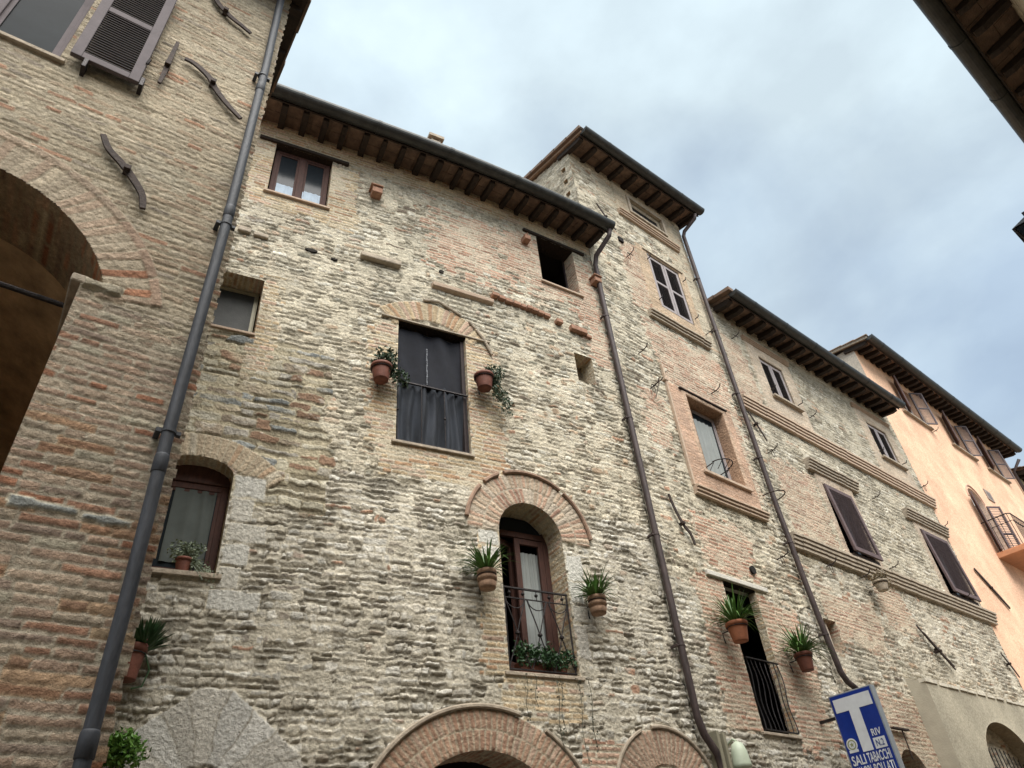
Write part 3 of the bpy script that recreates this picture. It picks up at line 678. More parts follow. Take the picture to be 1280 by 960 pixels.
sill(B1, F_left, -1.80, -.60, 7.20, 7.238, .035, M_SILLG, .2)
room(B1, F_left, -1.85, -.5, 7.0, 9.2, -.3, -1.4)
sh = shutter(B1, F_left, -.585, -.10, 7.27, 8.9, .055, M_SHUTTERF, M_LOUVRE, fw=.075, pitch=.034)
for s, z in ((-.47, 7.22), (-.08, 7.30)): MB().box(F_left, s-.015, s+.015, z-.06, z+.05, -.02, .10).build('shutter_catch', M_IRON, B1, bevel=.004)
MB().tube([F_left(-.10+.0, 7.55, .10), F_left(-.09, 7.60, .115)], .012, 6).build('shutter_hinge', M_IRON, sh)
sbar(B1, F_left, [(-.17, 6.55), (-.10, 6.42), (.01, 6.32), (.10, 6.22), (.20, 6.08), (.235, 5.94)], .042, .03)
sbar(B1, F_left, [(.13, 7.97), (.22, 7.96), (.36, 7.86), (.43, 7.74), (.55, 7.60), (.69, 7.48)], .042, .03)
sbar(B1, F_left, [(.06, 9.45), (.14, 9.27), (.24, 9.12), (.36, 9.02), (.46, 8.97), (.57, 8.91)], .042, .03)
sbar(B1, F_left, [(.025, 7.46), (.03, 7.66), (.03, 7.85), (.035, 8.16)], .030, .03)
dp = drainpipe(B1, F_left, [(.77, .1, .08), (.77, 2.41, .08), (.775, 3.2, .08), (.765, 4.1, .08), (.785, 6.16, .08), (.775, 8.4, .08), (.75, 9.85, .08), (.75, 10.2, .2)], 0.037, M_PIPE_GREY, clamps=[(.767, 4.15, .08), (.785, 6.05, .08), (.77, 8.2, .08)])
collar(dp, F_left, .77, 2.47, .08, 0.037, M_PIPE_GREY, .006); collar(dp, F_left, .766, 3.93, .08, 0.037, M_PIPE_GREY); collar(dp, F_left, .785, 6.2, .08, 0.037, M_PIPE_GREY); collar(dp, F_left, .775, 8.0, .08, 0.037, M_PIPE_GREY)
# flat eaves turning the corner: boards below, tile ends along the outer edge
rb = MB().box(F_left, -6, 1.02, 10.05, 10.10, -5.3, .5).build('roof', M_RAFTER, B1)
tb = MB()
for k in range(14):
    d = .5-k*.42; tb.prism(F_left, .90, 1.045+.012*(k % 2), [(d, 10.103), (d-.415, 10.103), (d-.415, 10.16), (d, 10.185)])
tb.build('verge_tiles', M_TILE, rb)
for k in range(9): MB().box(F_left, .868, 1.0, 9.97, 10.047, -.1-k*.55, -.02-k*.55).build('rafter', M_RAFTER, rb)
MB().add([F_left(-6, 10.2, .5), F_left(.9, 10.2, .5), F_left(.9, 10.2, -5.3), F_left(-6, 10.2, -5.3), F_left(-2.6, 11.6, .5), F_left(-2.6, 11.6, -5.3)], [(0, 1, 4), (1, 2, 5, 4), (3, 2, 5), (0, 4, 5, 3)]).build('tiled_slope', M_TILE, rb)

# ================================================================== 2. stone house in the middle
B2 = root('stone_house', (5, 7.2, 0), 'curved rubble stone house in the middle with a tall netted window and arched balcony opening', 'house')
SE = 7.93
c1 = Op(1.77, 2.70, 11.10, 12.36); c2 = Op(1.30, 1.99, 8.17, 9.17); c3 = Op(1.30, 2.06, 4.86, 6.02, .2)
c4 = Op(3.92, 4.99, 6.90, 9.04); c5 = Op(6.62, 7.46, 11.02, 12.24); c6 = Op(7.05, 7.42, 8.87, 9.47)
c7 = Op(5.32, 6.27, 4.09, 5.84, .47); c8 = Op(3.95, 5.95, 0, 2.265, 1.0)
def lay_cen(S, Z):
    h, c = rubble(S, Z, 11)
    hg, cg = rubble(S, Z, 17, P_GREYISH, MORT2, (.055, .11), (.07, .24), 1.3)
    low = (sstep(Z+.9*fbm(S*.7, Z*.7, 4), 6.9, 6.0) > .5); h = np.where(low, hg, h); c = np.where(low[..., None], cg, c)
    # big coloured field stones at the left, half way up
    hb, cb = rubble(S, Z, 23, [(3, (.36, .33, .28)), (2, (.28, .18, .12)), (3, (.46, .42, .32)), (2, (.33, .27, .2)), (2, (.24, .25, .24))], (.46, .40, .28), (.10, .19), (.18, .34), 1.0)
    z = zone(S, Z, [(1.2, 3.2, 5.6, 8.2, .4)])+.8*fbm(S*1.3, Z*1.3, 8); mm = z > .25; h = np.where(mm, hb, h); c = np.where(mm[..., None], cb, c)
    b, bc, br = bricks(S, Z, 31, P_TANBR); b2, bc2, br2 = bricks(S, Z, 37, P_PINKBR)
    zt = zone(S, Z, [(1.2, 1.9, 10.9, 12.4), (2.6, 3.15, 10.7, 12.3), (1.2, 3.2, 10.75, 11.15), (3.5, 3.95, 6.8, 9.0), (4.95, 5.55, 6.7, 9.0), (3.7, 5.5, 6.35, 6.95), (1.95, 2.25, 7.6, 9.3), (5.0, 5.35, 4.0, 5.9), (5.2, 6.3, 3.6, 4.15), (1.2, 8, 12.35, 13.2)], .16)+.9*(br-.5)
    h = np.where(zt > .1, b*.9, h); c = np.where((zt > .1)[..., None], bc, c)
    zp = zone(S, Z, [(4.3, 6.7, 10.3, 12.2, .5), (5.8, 8, 10.5, 12.2, .4), (7.3, 8, 9.4, 12, .3), (6.2, 7.9, 3.0, 3.5)], .2)+.9*(br2-.5)+.9*fbm(S*1.2, Z*1.5, 33)
    h = np.where(zp > .42, b2*.9, h); c = np.where((zp > .42)[..., None], bc2, c)
    # segmental brick arch over the netted window, its ends fading into the rubble
    h, c = ring(S, Z, h, c, 4.45, 8.35, .86, 1.20, 42, 134, 1, .085, P_TANBR, 5, (.50, .42, .3), .014, .014, .01)
    # round arch of the balcony opening: two rows
    h, c = ring(S, Z, h, c, 5.80, 5.83, .475, .93, 0, 180, 2, .07, [(4, (.48, .37, .27)), (3, (.43, .29, .21)), (2, (.50, .42, .33)), (1, (.36, .22, .16))], 6, (.46, .40, .31), .013, .012, .01)
    h, c = ring(S, Z, h, c, 4.95, 2.265, 1.0, 1.405, 10, 170, 2, .066, [(4, (.40, .26, .18)), (3, (.36, .22, .15)), (2, (.44, .31, .23))], 7, (.45, .38, .28), .012, .012, .012)
    h, c = ring(S, Z, h, c, 7.34, 2.79, .42, .777, 0, 180, 1, .062, [(4, (.42, .29, .21)), (3, (.38, .25, .18))], 8, (.44, .37, .28), .012, .012, .010)
    hf, cf = ring(S, Z, h, c, 2.24, 2.87, .27, .90, 0, 180, 1, .21, [(4, (.54, .52, .47)), (3, (.50, .47, .41)), (2, (.57, .55, .50))], 9, (.36, .33, .27), .006, .008, .016)
    mk = Z < 3.75-.80*np.maximum(abs(S-2.25)-.14, 0)+.012*vn(S*9, Z*9, 2); h = np.where(mk, hf, h); c = np.where(mk[..., None], cf, c)
    # rays over the arched window at the left
    h, c = ring(S, Z, h, c, 1.68, 5.30, .93, 1.22, 40, 150, 1, .08, [(4, (.47, .38, .27)), (2, (.42, .30, .2)), (2, (.5, .44, .34))], 10, (.48, .41, .30), .012, .013, .006)
    wh = [(1, (.58, .56, .50)), (1, (.54, .51, .44)), (1, (.50, .47, .41))]
    h, c = blocks(S, Z, h, c, [(2.08, 2.42, 5.78, 6.05), (2.08, 2.33, 5.48, 5.77), (2.08, 2.50, 5.24, 5.47), (2.08, 2.36, 4.98, 5.23), (2.08, 2.30, 4.72, 4.97), (2.02, 2.52, 4.50, 4.71),
        (1.2, 1.45, 4.5, 4.75), (6.29, 6.55, 5.3, 5.66), (6.29, 6.5, 5.0, 5.28), (6.29, 6.6, 4.75, 4.98), (6.30, 6.48, 4.3, 4.72), (5.02, 5.30, 5.62, 5.82), (5.05, 5.3, 5.38, 5.6)], wh, 12, .010, .006)
    # grey slate stain of a vine frame below the balcony
    return h, c
def trim_c(S, Z): return (Z < 12.95-.05*(S-1.5)) | (S < 0)
ops2 = [c1, c2, c3, c4, c5, c6, c7, c8]
wall(B2, F_cen, -1.5, SE, 0, 12.93, (1.15, SE, 2.9, 12.93), .0128, lay_cen, ops2, coarse=.14)
MB().box(F_cen, -1.5, SE-.26, 0, 12.6, -6.25, -6, 8).box(F_cen, -1.55, -1.3, 0, 12.6, -6, -.03).build('rear_wall', M_BACK, B2)
for o_, dp_, pal_, sd_ in ((c1, .16, P_TANBR, 5), (c2, .32, P_TANBR, 6), (c3, .30, P_TANBR, 7), (c4, .17, P_TANBR, 8), (c5, .30, P_PINKBR, 9), (c6, .40, P_TANBR, 10), (c7, .42, P_TANBR, 11), (c8, .5, P_PINKBR, 12)):
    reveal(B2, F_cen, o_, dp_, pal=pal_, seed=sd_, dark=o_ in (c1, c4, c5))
window(B2, F_cen, 1.79, 2.68, 11.13, 12.34, -.09, fm=M_REDWOOD, fw=.06)
MC_ = mat('cafe_curtain', (.42, .5, .58), .8, 0, .1, 9, .1, 40)
for a_, b_ in ((1.89, 2.16), (2.30, 2.59)): cloth(B2, F_cen, a_, b_, 11.23, 11.50, -.105, MC_, 3, .004)
lintel(B2, F_cen, 1.50, 2.97, 12.362, 12.43, .05, M_RAFTER); sill(B2, F_cen, 1.72, 2.74, 11.06, 11.098, .05)
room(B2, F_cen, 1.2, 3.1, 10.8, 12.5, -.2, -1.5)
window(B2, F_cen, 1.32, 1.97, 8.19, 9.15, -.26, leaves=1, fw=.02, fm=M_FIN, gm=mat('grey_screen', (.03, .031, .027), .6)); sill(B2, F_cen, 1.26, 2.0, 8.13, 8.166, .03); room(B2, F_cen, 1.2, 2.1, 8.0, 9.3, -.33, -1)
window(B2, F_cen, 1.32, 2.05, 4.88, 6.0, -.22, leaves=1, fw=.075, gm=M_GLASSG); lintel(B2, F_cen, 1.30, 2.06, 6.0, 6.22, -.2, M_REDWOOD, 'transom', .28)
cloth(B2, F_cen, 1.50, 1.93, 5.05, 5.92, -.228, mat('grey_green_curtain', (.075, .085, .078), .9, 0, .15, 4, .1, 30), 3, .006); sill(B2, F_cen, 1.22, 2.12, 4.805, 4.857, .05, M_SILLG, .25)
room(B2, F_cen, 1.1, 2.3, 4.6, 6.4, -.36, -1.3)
# netted tall window
cloth(B2, F_cen, 3.93, 4.93, 6.92, 7.97, -.085, mat('blue_grey_netting', (.022, .026, .034), .9, 0, .5, 4, .1, 40, stretch=(2, 2, .4)), 6, .045, 'netting'); cloth(B2, F_cen, 3.93, 4.93, 7.97, 8.98, -.10, M_DARKCLOTH, 2, .018, 'netting')
MB().box(F_cen, 4.93, 4.985, 6.92, 9.0, -.15, -.06).build('door_frame', M_LOUVRE, B2); MB().box(F_cen, 3.925, 4.985, 6.9, 9.03, -.19, -.17).build('door', M_LOUVRE, B2)
ch = MB()
for k in range(20): z = 8.66-k*.034; ch.tube([F_cen(4.38+.006*math.sin(k), z, -.055), F_cen(4.38, z-.026, -.055)], .007+.004*(k % 3 == 0), 6)
ch.build('bead_chain', mat('dull_chain', (.2, .21, .23), .6), B2)
railing(B2, F_cen, 3.925, 4.985, 6.93, 7.93, -.02, 4, 'knob'); sill(B2, F_cen, 3.86, 5.03, 6.86, 6.898, .045, M_SILLG)
lintel(B2, F_cen, 3.66, 5.40, 9.045, 9.075, .045, M_SILLG)
lg = MB(); [lg.tube([F_cen(s_, z_, .03) for s_, z_ in p_], .024, 7) for p_ in ([(4.30, 9.58), (4.55, 9.63), (4.78, 9.53), (4.93, 9.46)], [(5.06, 9.38), (5.16, 9.27)], [(5.18, 9.24), (5.30, 9.08), (5.42, 8.82)])]
lg.build('hood_mould', M_SILLG, B2)
# top right opening
lintel(B2, F_cen, 6.33, 7.74, 12.245, 12.31, .05, M_RAFTER); sill(B2, F_cen, 6.58, 7.52, 10.975, 11.017, .05); room(B2, F_cen, 6.4, 7.7, 10.8, 12.4, -.31, -2)
MB().box(F_cen, 6.63, 7.45, 11.03, 11.07, -.30, -.27).box(F_cen, 6.63, 6.66, 11.07, 12.22, -.30, -.27).box(F_cen, 7.42, 7.45, 11.07, 12.22, -.30, -.27).build('window_frame', M_LOUVRE, B2)
# small deep window
window(B2, F_cen, 7.06, 7.41, 8.9, 9.45, -.3, leaves=2, fw=.04, fm=mat('old_grey_wood', (.2, .16, .11), .8)); room(B2, F_cen, 6.95, 7.5, 8.8, 9.6, -.41, -1)
# arched balcony opening
dw = MB(); d_ = -.34
dw.box(F_cen, 5.32, 5.39, 4.1, 6.2, d_-.06, d_).box(F_cen, 6.19, 6.27, 4.1, 6.1, d_-.06, d_).box(F_cen, 5.39, 6.19, 5.98, 6.06, d_-.06, d_)
dw = dw.build('door_frame', M_REDWOOD, B2, bevel=.006)
MB().box(F_cen, 5.39, 6.19, 6.06, 6.28, d_-.05, d_-.04).build('pane', M_GLASS, dw)
dl = MB(); Fd = swung(F_cen, 5.39, -22, d_-.0, 1)
dl.box(Fd, 0, .09, 4.12, 5.97, -.045, 0).box(Fd, .36, .45, 4.12, 5.97, -.045, 0).box(Fd, .09, .36, 5.88, 5.97, -.045, 0).box(Fd, .09, .36, 4.12, 4.35, -.045, 0).build('door_leaf', M_REDWOOD, B2, bevel=.005)
dr = MB(); dr.box(F_cen, 5.74, 5.82, 4.12, 5.97, d_-.05, d_-.006).box(F_cen, 6.11, 6.19, 4.12, 5.97, d_-.05, d_-.006).box(F_cen, 5.82, 6.11, 5.89, 5.97, d_-.05, d_-.006)
dr.build('door_leaf', M_REDWOOD, B2, bevel=.005)
cloth(B2, F_cen, 5.80, 6.14, 4.15, 5.80, d_-.07, M_CURTAIN, 5, .008)
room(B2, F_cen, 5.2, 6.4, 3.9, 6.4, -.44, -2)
rl = railing(B2, F_cen, 5.335, 6.255, 4.12, 5.11, -.03, 6, 'cross'); sill(B2, F_cen, 5.26, 6.33, 4.045, 4.087, .03, M_SILLG, .4)
hm = MB()
for a0, a1 in ((6, 52), (56, 112), (118, 134), (140, 172)):
    pts_ = [F_cen(5.80+.945*math.cos(math.radians(a)), 5.83+.945*math.sin(math.radians(a)), 0) for a in np.linspace(a0, a1, 14)]
    hm.tube([F_cen(5.80+.945*math.cos(math.radians(a)), 5.83+.945*math.sin(math.radians(a)), .03) for a in np.linspace(a0, a1, 14)], .030, 7)
hm.build('hood_mould', mat('hood_brick', (.26, .17, .12), .9, 0, .35, 14, .4, 50), B2)
hm = MB(); hm.tube([F_cen(4.95+1.43*math.cos(math.radians(a)), 2.265+1.43*math.sin(math.radians(a)), .03) for a in np.linspace(72, 172, 30)], .028, 7)
hm.tube([F_cen(4.95+1.43*math.cos(math.radians(a)), 2.265+1.43*math.sin(math.radians(a)), .02) for a in np.linspace(8, 58, 20)], .024, 7)
hm.tube([F_cen(7.34+.80*math.cos(math.radians(a)), 2.79+.80*math.sin(math.radians(a)), .02) for a in np.linspace(20, 100, 14)], .024, 7)
hm.tube([F_cen(7.34+.80*math.cos(math.radians(a)), 2.79+.80*math.sin(math.radians(a)), .02) for a in np.linspace(112, 170, 12)], .022, 7)
hm.build('hood_mould', M_SILLG, B2)
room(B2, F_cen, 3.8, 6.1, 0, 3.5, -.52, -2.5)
# projecting broken ledge of bricks above the netted window
MB().prism(F_cen, 4.45, 5.52, [(-.02, 9.92), (.07, 9.95), (.08, 10.02), (-.02, 10.06)], 6).build('stone_ledge', M_SILL, B2, bevel=.01)
def zl_(s): return 10.14-.05*(s-5.5)
x = 5.50
while x < 6.62:
    w = random.uniform(.10, .15); MB().box(F_cen, x, x+w-.012, zl_(x)-.03, zl_(x)+.045, -.02, .085+random.uniform(-.015, .015)).build('ledge_brick', M_BRICKBIT, B2, bevel=.01); x += w
for q_ in ((6.74, 6.87, 10.00, 10.08, -.02, .09), (7.04, 7.38, 9.96, 10.06, -.02, .09), (7.38, 7.5, 9.93, 10.0, -.02, .05)): MB().box(F_cen, *q_).build('ledge_brick', M_BRICKBIT, B2, bevel=.01)
MB().box(F_cen, 3.28, 3.92, 10.14, 10.24, -.02, .10).build('stone_ledge', M_SILLG, B2, bevel=.02)
MB().box(F_cen, 1.50, 1.68, 10.02, 10.12, -.02, .05).build('stone_ledge', M_SILLG, B2, bevel=.02); MB().box(F_cen, 1.72, 1.93, 10.0, 10.08, -.02, .05).build('stone_ledge', M_SILLG, B2, bevel=.02)
corbel(B2, F_cen, 3.46, 11.78, .17, .14, .16); corbel(B2, F_cen, 7.86, 11.52, .16, .12, .16)
cb = corbel(B2, F_cen, 6.33, 11.93, .13, .12, .15, False); MB().add([F_cen(6.27, 12.0, .02), F_cen(6.40, 12.0, .02), F_cen(6.44, 12.28, .0), F_cen(6.34, 12.02, .15)], [(0, 1, 3), (1, 2, 3), (2, 0, 3)]).build('brick_fin', M_BRICKBIT, cb)
# raised dark caps, coloured as the shade inside put-log holes
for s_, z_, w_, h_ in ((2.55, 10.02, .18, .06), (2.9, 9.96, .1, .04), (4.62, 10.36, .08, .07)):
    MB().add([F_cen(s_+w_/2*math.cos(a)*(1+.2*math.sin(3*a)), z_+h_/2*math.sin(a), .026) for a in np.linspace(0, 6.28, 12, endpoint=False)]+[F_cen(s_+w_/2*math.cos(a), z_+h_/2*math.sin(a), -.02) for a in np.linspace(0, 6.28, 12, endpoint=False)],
        [tuple(range(12))]+[(i, (i+1) % 12, 12+(i+1) % 12, 12+i) for i in range(12)]).build('hole_shade_cap', mat('hole_shade', (.02, .016, .012), 1), B2)
drainpipe(B2, F_cen, [(8.0, 12.58, .60), (7.99, 12.44, .56), (7.92, 12.2, .18), (7.92, 12.0, .10), (7.91, 11.1, .10), (7.92, 7.0, .10), (7.925, 4.5, .10), (7.93, 3.72, .10), (7.98, 3.52, .10), (8.14, 3.30, .10), (8.16, 3.1, .10), (8.16, .1, .10)], .048, M_PIPE,
          clamps=[(7.91, 10.6, .10), (7.915, 8.3, .10), (7.92, 6.2, .10), (7.925, 4.6, .10)])
roof(B2, F_cen, -1.4, 8.02, 12.97, 12.66, .62, .12, 4.5, 28, ns=24, gr=.115, gs=(-1.4, 8.06))
chm = MB().box(F_cen, 4.60, 4.80, 12.9, 14.55, -.45, -.25).build('chimney', M_SILLG, B2, bevel=.01)
MB().box(F_cen, 4.54, 4.86, 14.60, 14.68, -.50, -.20).box(F_cen, 4.6, 4.64, 14.55, 14.602, -.45, -.25).box(F_cen, 4.76, 4.80, 14.55, 14.602, -.45, -.25).build('chimney_cap', M_SILLG, chm)

# ================================================================== 3. tall tower-like house
B3 = root('tower_house', (10, 7, 0), 'tall narrow tower-like rubble house, its eaves highest of the row, between two brown drainpipes', 'house')
T0, T1 = SE, 11.84
t1 = Op(9.83, 11.00, 15.13, 15.62); t2 = Op(9.96, 11.06, 12.06, 13.76); t3 = Op(9.84, 10.94, 7.92, 9.60); t4 = Op(9.41, 10.24, 3.68, 5.84)
def lay_tow(S, Z):
    h, c = rubble(S, Z, 211, P_RUBBLE, MORTAR, (.055, .12), (.08, .27), 1.1)
    hg, cg = rubble(S, Z, 217, P_GREYISH, MORT2, (.055, .11), (.08, .26), 1.15)
    low = (sstep(Z+.9*fbm(S*.7, Z*.7, 4), 6.4, 5.4) > .5); h = np.where(low, hg, h); c = np.where(low[..., None], cg, c)
    b, bc, br = bricks(S, Z, 231, P_PINKBR); bt, btc, btr = bricks(S, Z, 237, [(3, (.47, .40, .30)), (3, (.50, .43, .32)), (1, (.44, .30, .2))])
    z = zone(S, Z, [(9.0, 9.7, 11.6, 13.8), (9.1, 11.7, 9.6, 11.4, .3), (8.6, 9.5, 3.6, 5.9), (10.2, 11.4, 3.4, 5.8, .25), (9.0, 10.6, 5.9, 7.0, .3), (10.9, 11.5, 7.7, 9.6), (8.4, 9.2, 8.0, 9.4, .3)], .2)+.8*(br-.5)+.7*fbm(S*1.3, Z*1.3, 9)
    h = np.where(z > .3, b, h); c = np.where((z > .3)[..., None], bc, c)
    z = zone(S, Z, [(8.7, 9.4, 14.8, 15.9), (10.9, 11.9, 11.5, 15.9, .3)], .25)+.7*(btr-.5); h = np.where(z > .2, bt, h); c = np.where((z > .2)[..., None], btc, c)
    h, c = ring(S, Z, h, c, 8.75, 9.0, .12, .34, 10, 120, 1, .07, P_PINKBR, 3)
    h, c = smooth_zone(S, Z, h, c, [(9.30, 11.42, 14.86, 15.90)], (.47, .40, .30), .035)
    h, c = smooth_zone(S, Z, h, c, [(9.60, 11.30, 11.66, 13.90)], (.50, .39, .28), .030)
    h, c = smooth_zone(S, Z, h, c, [(9.34, 11.28, 7.5, 9.75)], (.49, .34, .25), .035)
    h, c = smooth_zone(S, Z, h, c, [(9.72, 11.06, 7.9, 9.70)], (.52, .38, .28), .055)
    return h, c
wall(B3, F_right, T0, T1, 0, 16.10, (T0, T1, 3.0, 16.10), .016, lay_tow, [t1, t2, t3, t4], coarse=.15)
F_side = frame_at((T0, 6.0), (0, 1), (-1, 0))
hs = [Op(.16, .29, z_, z_+.15) for z_ in (14.08, 14.52, 14.97, 15.40)]
wall(B3, F_side, .0, 6.0, 12.0, 17.0, (0, 3.0, 12.0, 16.5), .03, lambda S, Z: rubble(S, Z, 251, P_RUBBLE, MORTAR), hs, name='side_wall', coarse=.2, trim=lambda S, Z: Z < 16.0+.14*S)
for o_ in hs: MB().box(F_side, o_.s0, o_.s1, o_.z0, o_.z1, -.3, -.2).build('hole_back', M_ROOM, B3); reveal(B3, F_side, o_, .22, pal=P_TANBR, name='hole_reveal')
MB().box(F_right, T0-.25, T0+.5, 0, 12.5, -.16, -.06).build('seam_wall', M_BACK, B3)
MB().box(F_right, T1-.2, T1+.5, 0, 13.0, -.16, -.06).build('seam_wall', M_BACK, B3)
MB().box(F_right, T0, T1, 0, 15.9, -6.25, -6).box(F_right, T1-.04, T1-.01, 12, 15.9, -6, -.02).box(F_right, T0+.04, T0+.08, 0, 12.3, -6, -.1).build('rear_wall', M_BACK, B3)
reveal(B3, F_right, t1, .07, pal=P_TANBR, seed=4, sillcol=(.42, .36, .27)); reveal(B3, F_right, t2, .10, pal=P_TANBR, seed=4, sillcol=(.45, .35, .25))
room(B3, F_right, 9.6, 11.2, 7.8, 9.8, -.24, -1)
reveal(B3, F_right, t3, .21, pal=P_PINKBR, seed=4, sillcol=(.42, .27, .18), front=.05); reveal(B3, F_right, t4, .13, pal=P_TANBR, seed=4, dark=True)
window(B3, F_right, 9.85, 10.98, 15.15, 15.60, -.02, leaves=1, fw=.05, fm=mat('beige_frame', (.42, .36, .27), .7))
fm_ = MB(); [fm_.box(F_right, *q) for q in ((9.74, 9.826, 15.05, 15.70, .02, .07), (11.004, 11.09, 15.05, 15.70, .02, .07), (9.826, 11.004, 15.624, 15.70, .02, .07), (9.826, 11.004, 15.05, 15.126, .02, .075))]
fm_.build('window_surround', M_SILLG, B3, bevel=.008)
moulding(B3, F_right, 9.30, 11.42, 14.70, 14.86, .13, M_SILL)
sm = MB(); sm.box(F_right, 9.82, 11.2, 13.80, 13.83, .03, .06); sm.build('window_head', M_SILLG, B3)
window(B3, F_right, 9.97, 11.05, 12.08, 13.74, -.07, fm=M_WHITEWOOD, fw=.04)
for a, b in ((9.99, 10.50), (10.52, 11.03)): shutter(B3, F_right, a, b, 12.10, 13.72, -.03, M_WHITEWOOD, M_LOUVRE, fw=.07, pitch=.05)
moulding(B3, F_right, 9.40, 11.34, 11.48, 11.66, .16, M_SILLG, 'window_sill')
for s_, z_ in ((9.90, 12.22), (11.12, 12.3), (9.90, 13.5), (11.12, 13.5)): MB().tube([F_right(s_, z_, -.02), F_right(s_, z_, .12), F_right(s_, z_+.05, .14)], .012, 6).build('shutter_catch', M_IRON, B3)
window(B3, F_right, 9.86, 10.92, 7.94, 9.58, -.17, leaves=1, fm=M_WHITEWOOD, fw=.035, gm=M_GLASSG); cloth(B3, F_right, 9.9, 10.7, 7.98, 9.3, -.135, M_CURTAIN, 6, .008)
lintel(B3, F_right, 9.66, 11.10, 9.70, 9.735, .085, M_RUST, 'lintel_shadow_strip', .02)  # dark strip put in for the shadow line under the lintel
MB().box(F_right, 9.30, 9.345, 7.5, 10.15, 0, .055).box(F_right, 9.26, 9.36, 9.74, 9.80, 0, .07).build('vertical_rib', M_SILL, B3, bevel=.006)
moulding(B3, F_right, 9.31, 11.34, 7.33, 7.50, .15, M_SILL, 'window_sill'); sill(B3, F_right, 9.70, 11.08, 7.86, 7.915, .09, M_SILL, .05)
hp = MB(); hp.tube([F_right(9.80+.0, 7.98, .0), F_right(9.80, 8.0, .2)]+[F_right(10.02-.22*math.cos(t), 8.02, .2+.22*math.sin(t)) for t in np.linspace(0, math.pi, 12)]+[F_right(10.24, 8.0, .2), F_right(10.24, 7.98, .0)], .010, 6)
for t in np.linspace(.2, 2.9, 5): hp.tube([F_right(10.02-.22*math.cos(t), 8.02, .2+.22*math.sin(t)), F_right(10.02-.2*math.cos(t), 7.9, .06+.2*math.sin(t))], .006, 5)
hp.build('pot_holder', M_IRON, B3)
lintel(B3, F_right, 9.02, 10.58, 5.85, 5.93, .05, M_WHITEST); 
dd_ = MB().box(F_right, 9.43, 10.9, 3.7, 5.8, -.80, -.76).build('door', mat('dark_interior_door', (.012, .01, .01), .6), B3); MB().box(F_right, 10.06, 10.13, 3.7, 5.8, -.758, -.74).box(F_right, 9.5, 9.57, 3.7, 5.8, -.758, -.74).build('door_stile', M_REDWOOD, dd_)  # door coloured black to paint in the dark of the interior
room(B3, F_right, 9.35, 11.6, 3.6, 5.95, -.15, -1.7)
railing(B3, F_right, 9.42, 10.23, 3.70, 4.68, .03, 8, 'twist'); sill(B3, F_right, 9.36, 10.30, 3.64, 3.677, .04, M_SILLG)
MB().lathe(F_right(10.33, 6.13, 0), [(.001, 0)], 4)
hole_cap = MB().add([F_right(10.34+.07*math.cos(a), 6.2+.075*math.sin(a), .045) for a in np.linspace(0, 6.28, 14, endpoint=False)]+[F_right(10.34+.06*math.cos(a), 6.2+.06*math.sin(a), -.02) for a in np.linspace(0, 6.28, 14, endpoint=False)], [tuple(range(14))]+[(i, (i+1) % 14, 14+(i+1) % 14, 14+i) for i in range(14)])
hole_cap.build('hole_shade_cap', mat('hole_shade', (.012, .01, .008), 1), B3)  # dark cap proud of the wall, coloured as an opening's inner shade
hole_cap = MB().box(F_right, 9.02, 9.16, 13.55, 13.68, -.02, .045).build('hole_shade_cap', mat('hole_shade', (.012, .01, .008), 1), B3)  # square dark block on the wall, again standing in for recess shade
sbar(B3, F_right, [(8.48, 14.40), (8.62, 14.20), (8.78, 13.98), (8.95, 13.82)], .04, .05)
sbar(B3, F_right, [(8.50, 7.07), (8.56, 6.85), (8.68, 6.60), (8.82, 6.45), (8.86, 6.28)], .045, .05)
for s_, z_, k_ in ((9.15, 13.1, 1), (8.72, 10.15, 0), (8.80, 9.35, 2), (10.85, 10.1, 0), (11.42, 12.0, 0), (11.3, 6.62, 1)): hook(B3, F_right, s_, z_, .22, k_)
drainpipe(B3, F_right, [(11.86, 15.98, .55), (11.86, 15.86, .5), (11.80, 15.66, .15), (11.77, 15.5, .10), (11.75, 13.0, .10), (11.73, 9.5, .10), (11.72, 7.8, .10), (11.80, 6.2, .10), (11.87, 5.3, .10), (11.93, 4.75, .10), (12.0, 4.60, .12), (12.12, 4.50, .16), (12.20, 4.38, .14), (12.2, .1, .10)], .048, M_PIPE,
          clamps=[(11.75, 13.9, .10), (11.745, 12.2, .10), (11.73, 10.4, .10), (11.725, 8.8, .10), (11.76, 7.0, .10), (11.87, 5.35, .10)])
MB().tube([F_right(11.72+.2*math.cos(t), 7.95, .02+.32*math.sin(t)) for t in np.linspace(-.1, math.pi+.1, 14)], .012, 6).build('iron_hoop', M_RUST, B3)
roof(B3, F_right, 7.86, 12.08, 15.94, 16.14, .62, .14, 5.5, 10, gr=.105, rw=.10, rh=.13)
vg = MB()
for k in range(13):
    d = .60-k*.42; z_ = 15.94+(.62-d)*.14; vg.prism(F_right, 7.76, 7.94, [(d, z_+.075), (d-.44, z_+.075+.06), (d-.44, z_+.15+.06), (d, z_+.17)])
vg.build('verge_tiles', M_TILE, B3)
MB().prism(F_right, 7.83, 7.88, [(.57, 15.94), (.57, 16.01), (-5, 16.01+5.57*.14), (-5, 15.94+5.57*.14)]).build('verge_board', mat('verge_wood', (.25, .16, .1), .8), B3)
MB().prism(F_right, 11.85, 12.06, [(.5, 16.09), (.5, 16.11), (-5, 16.11+5.5*.14), (-5, 16.09+5.5*.14)]).build('verge_soffit', M_RAFTER, B3)

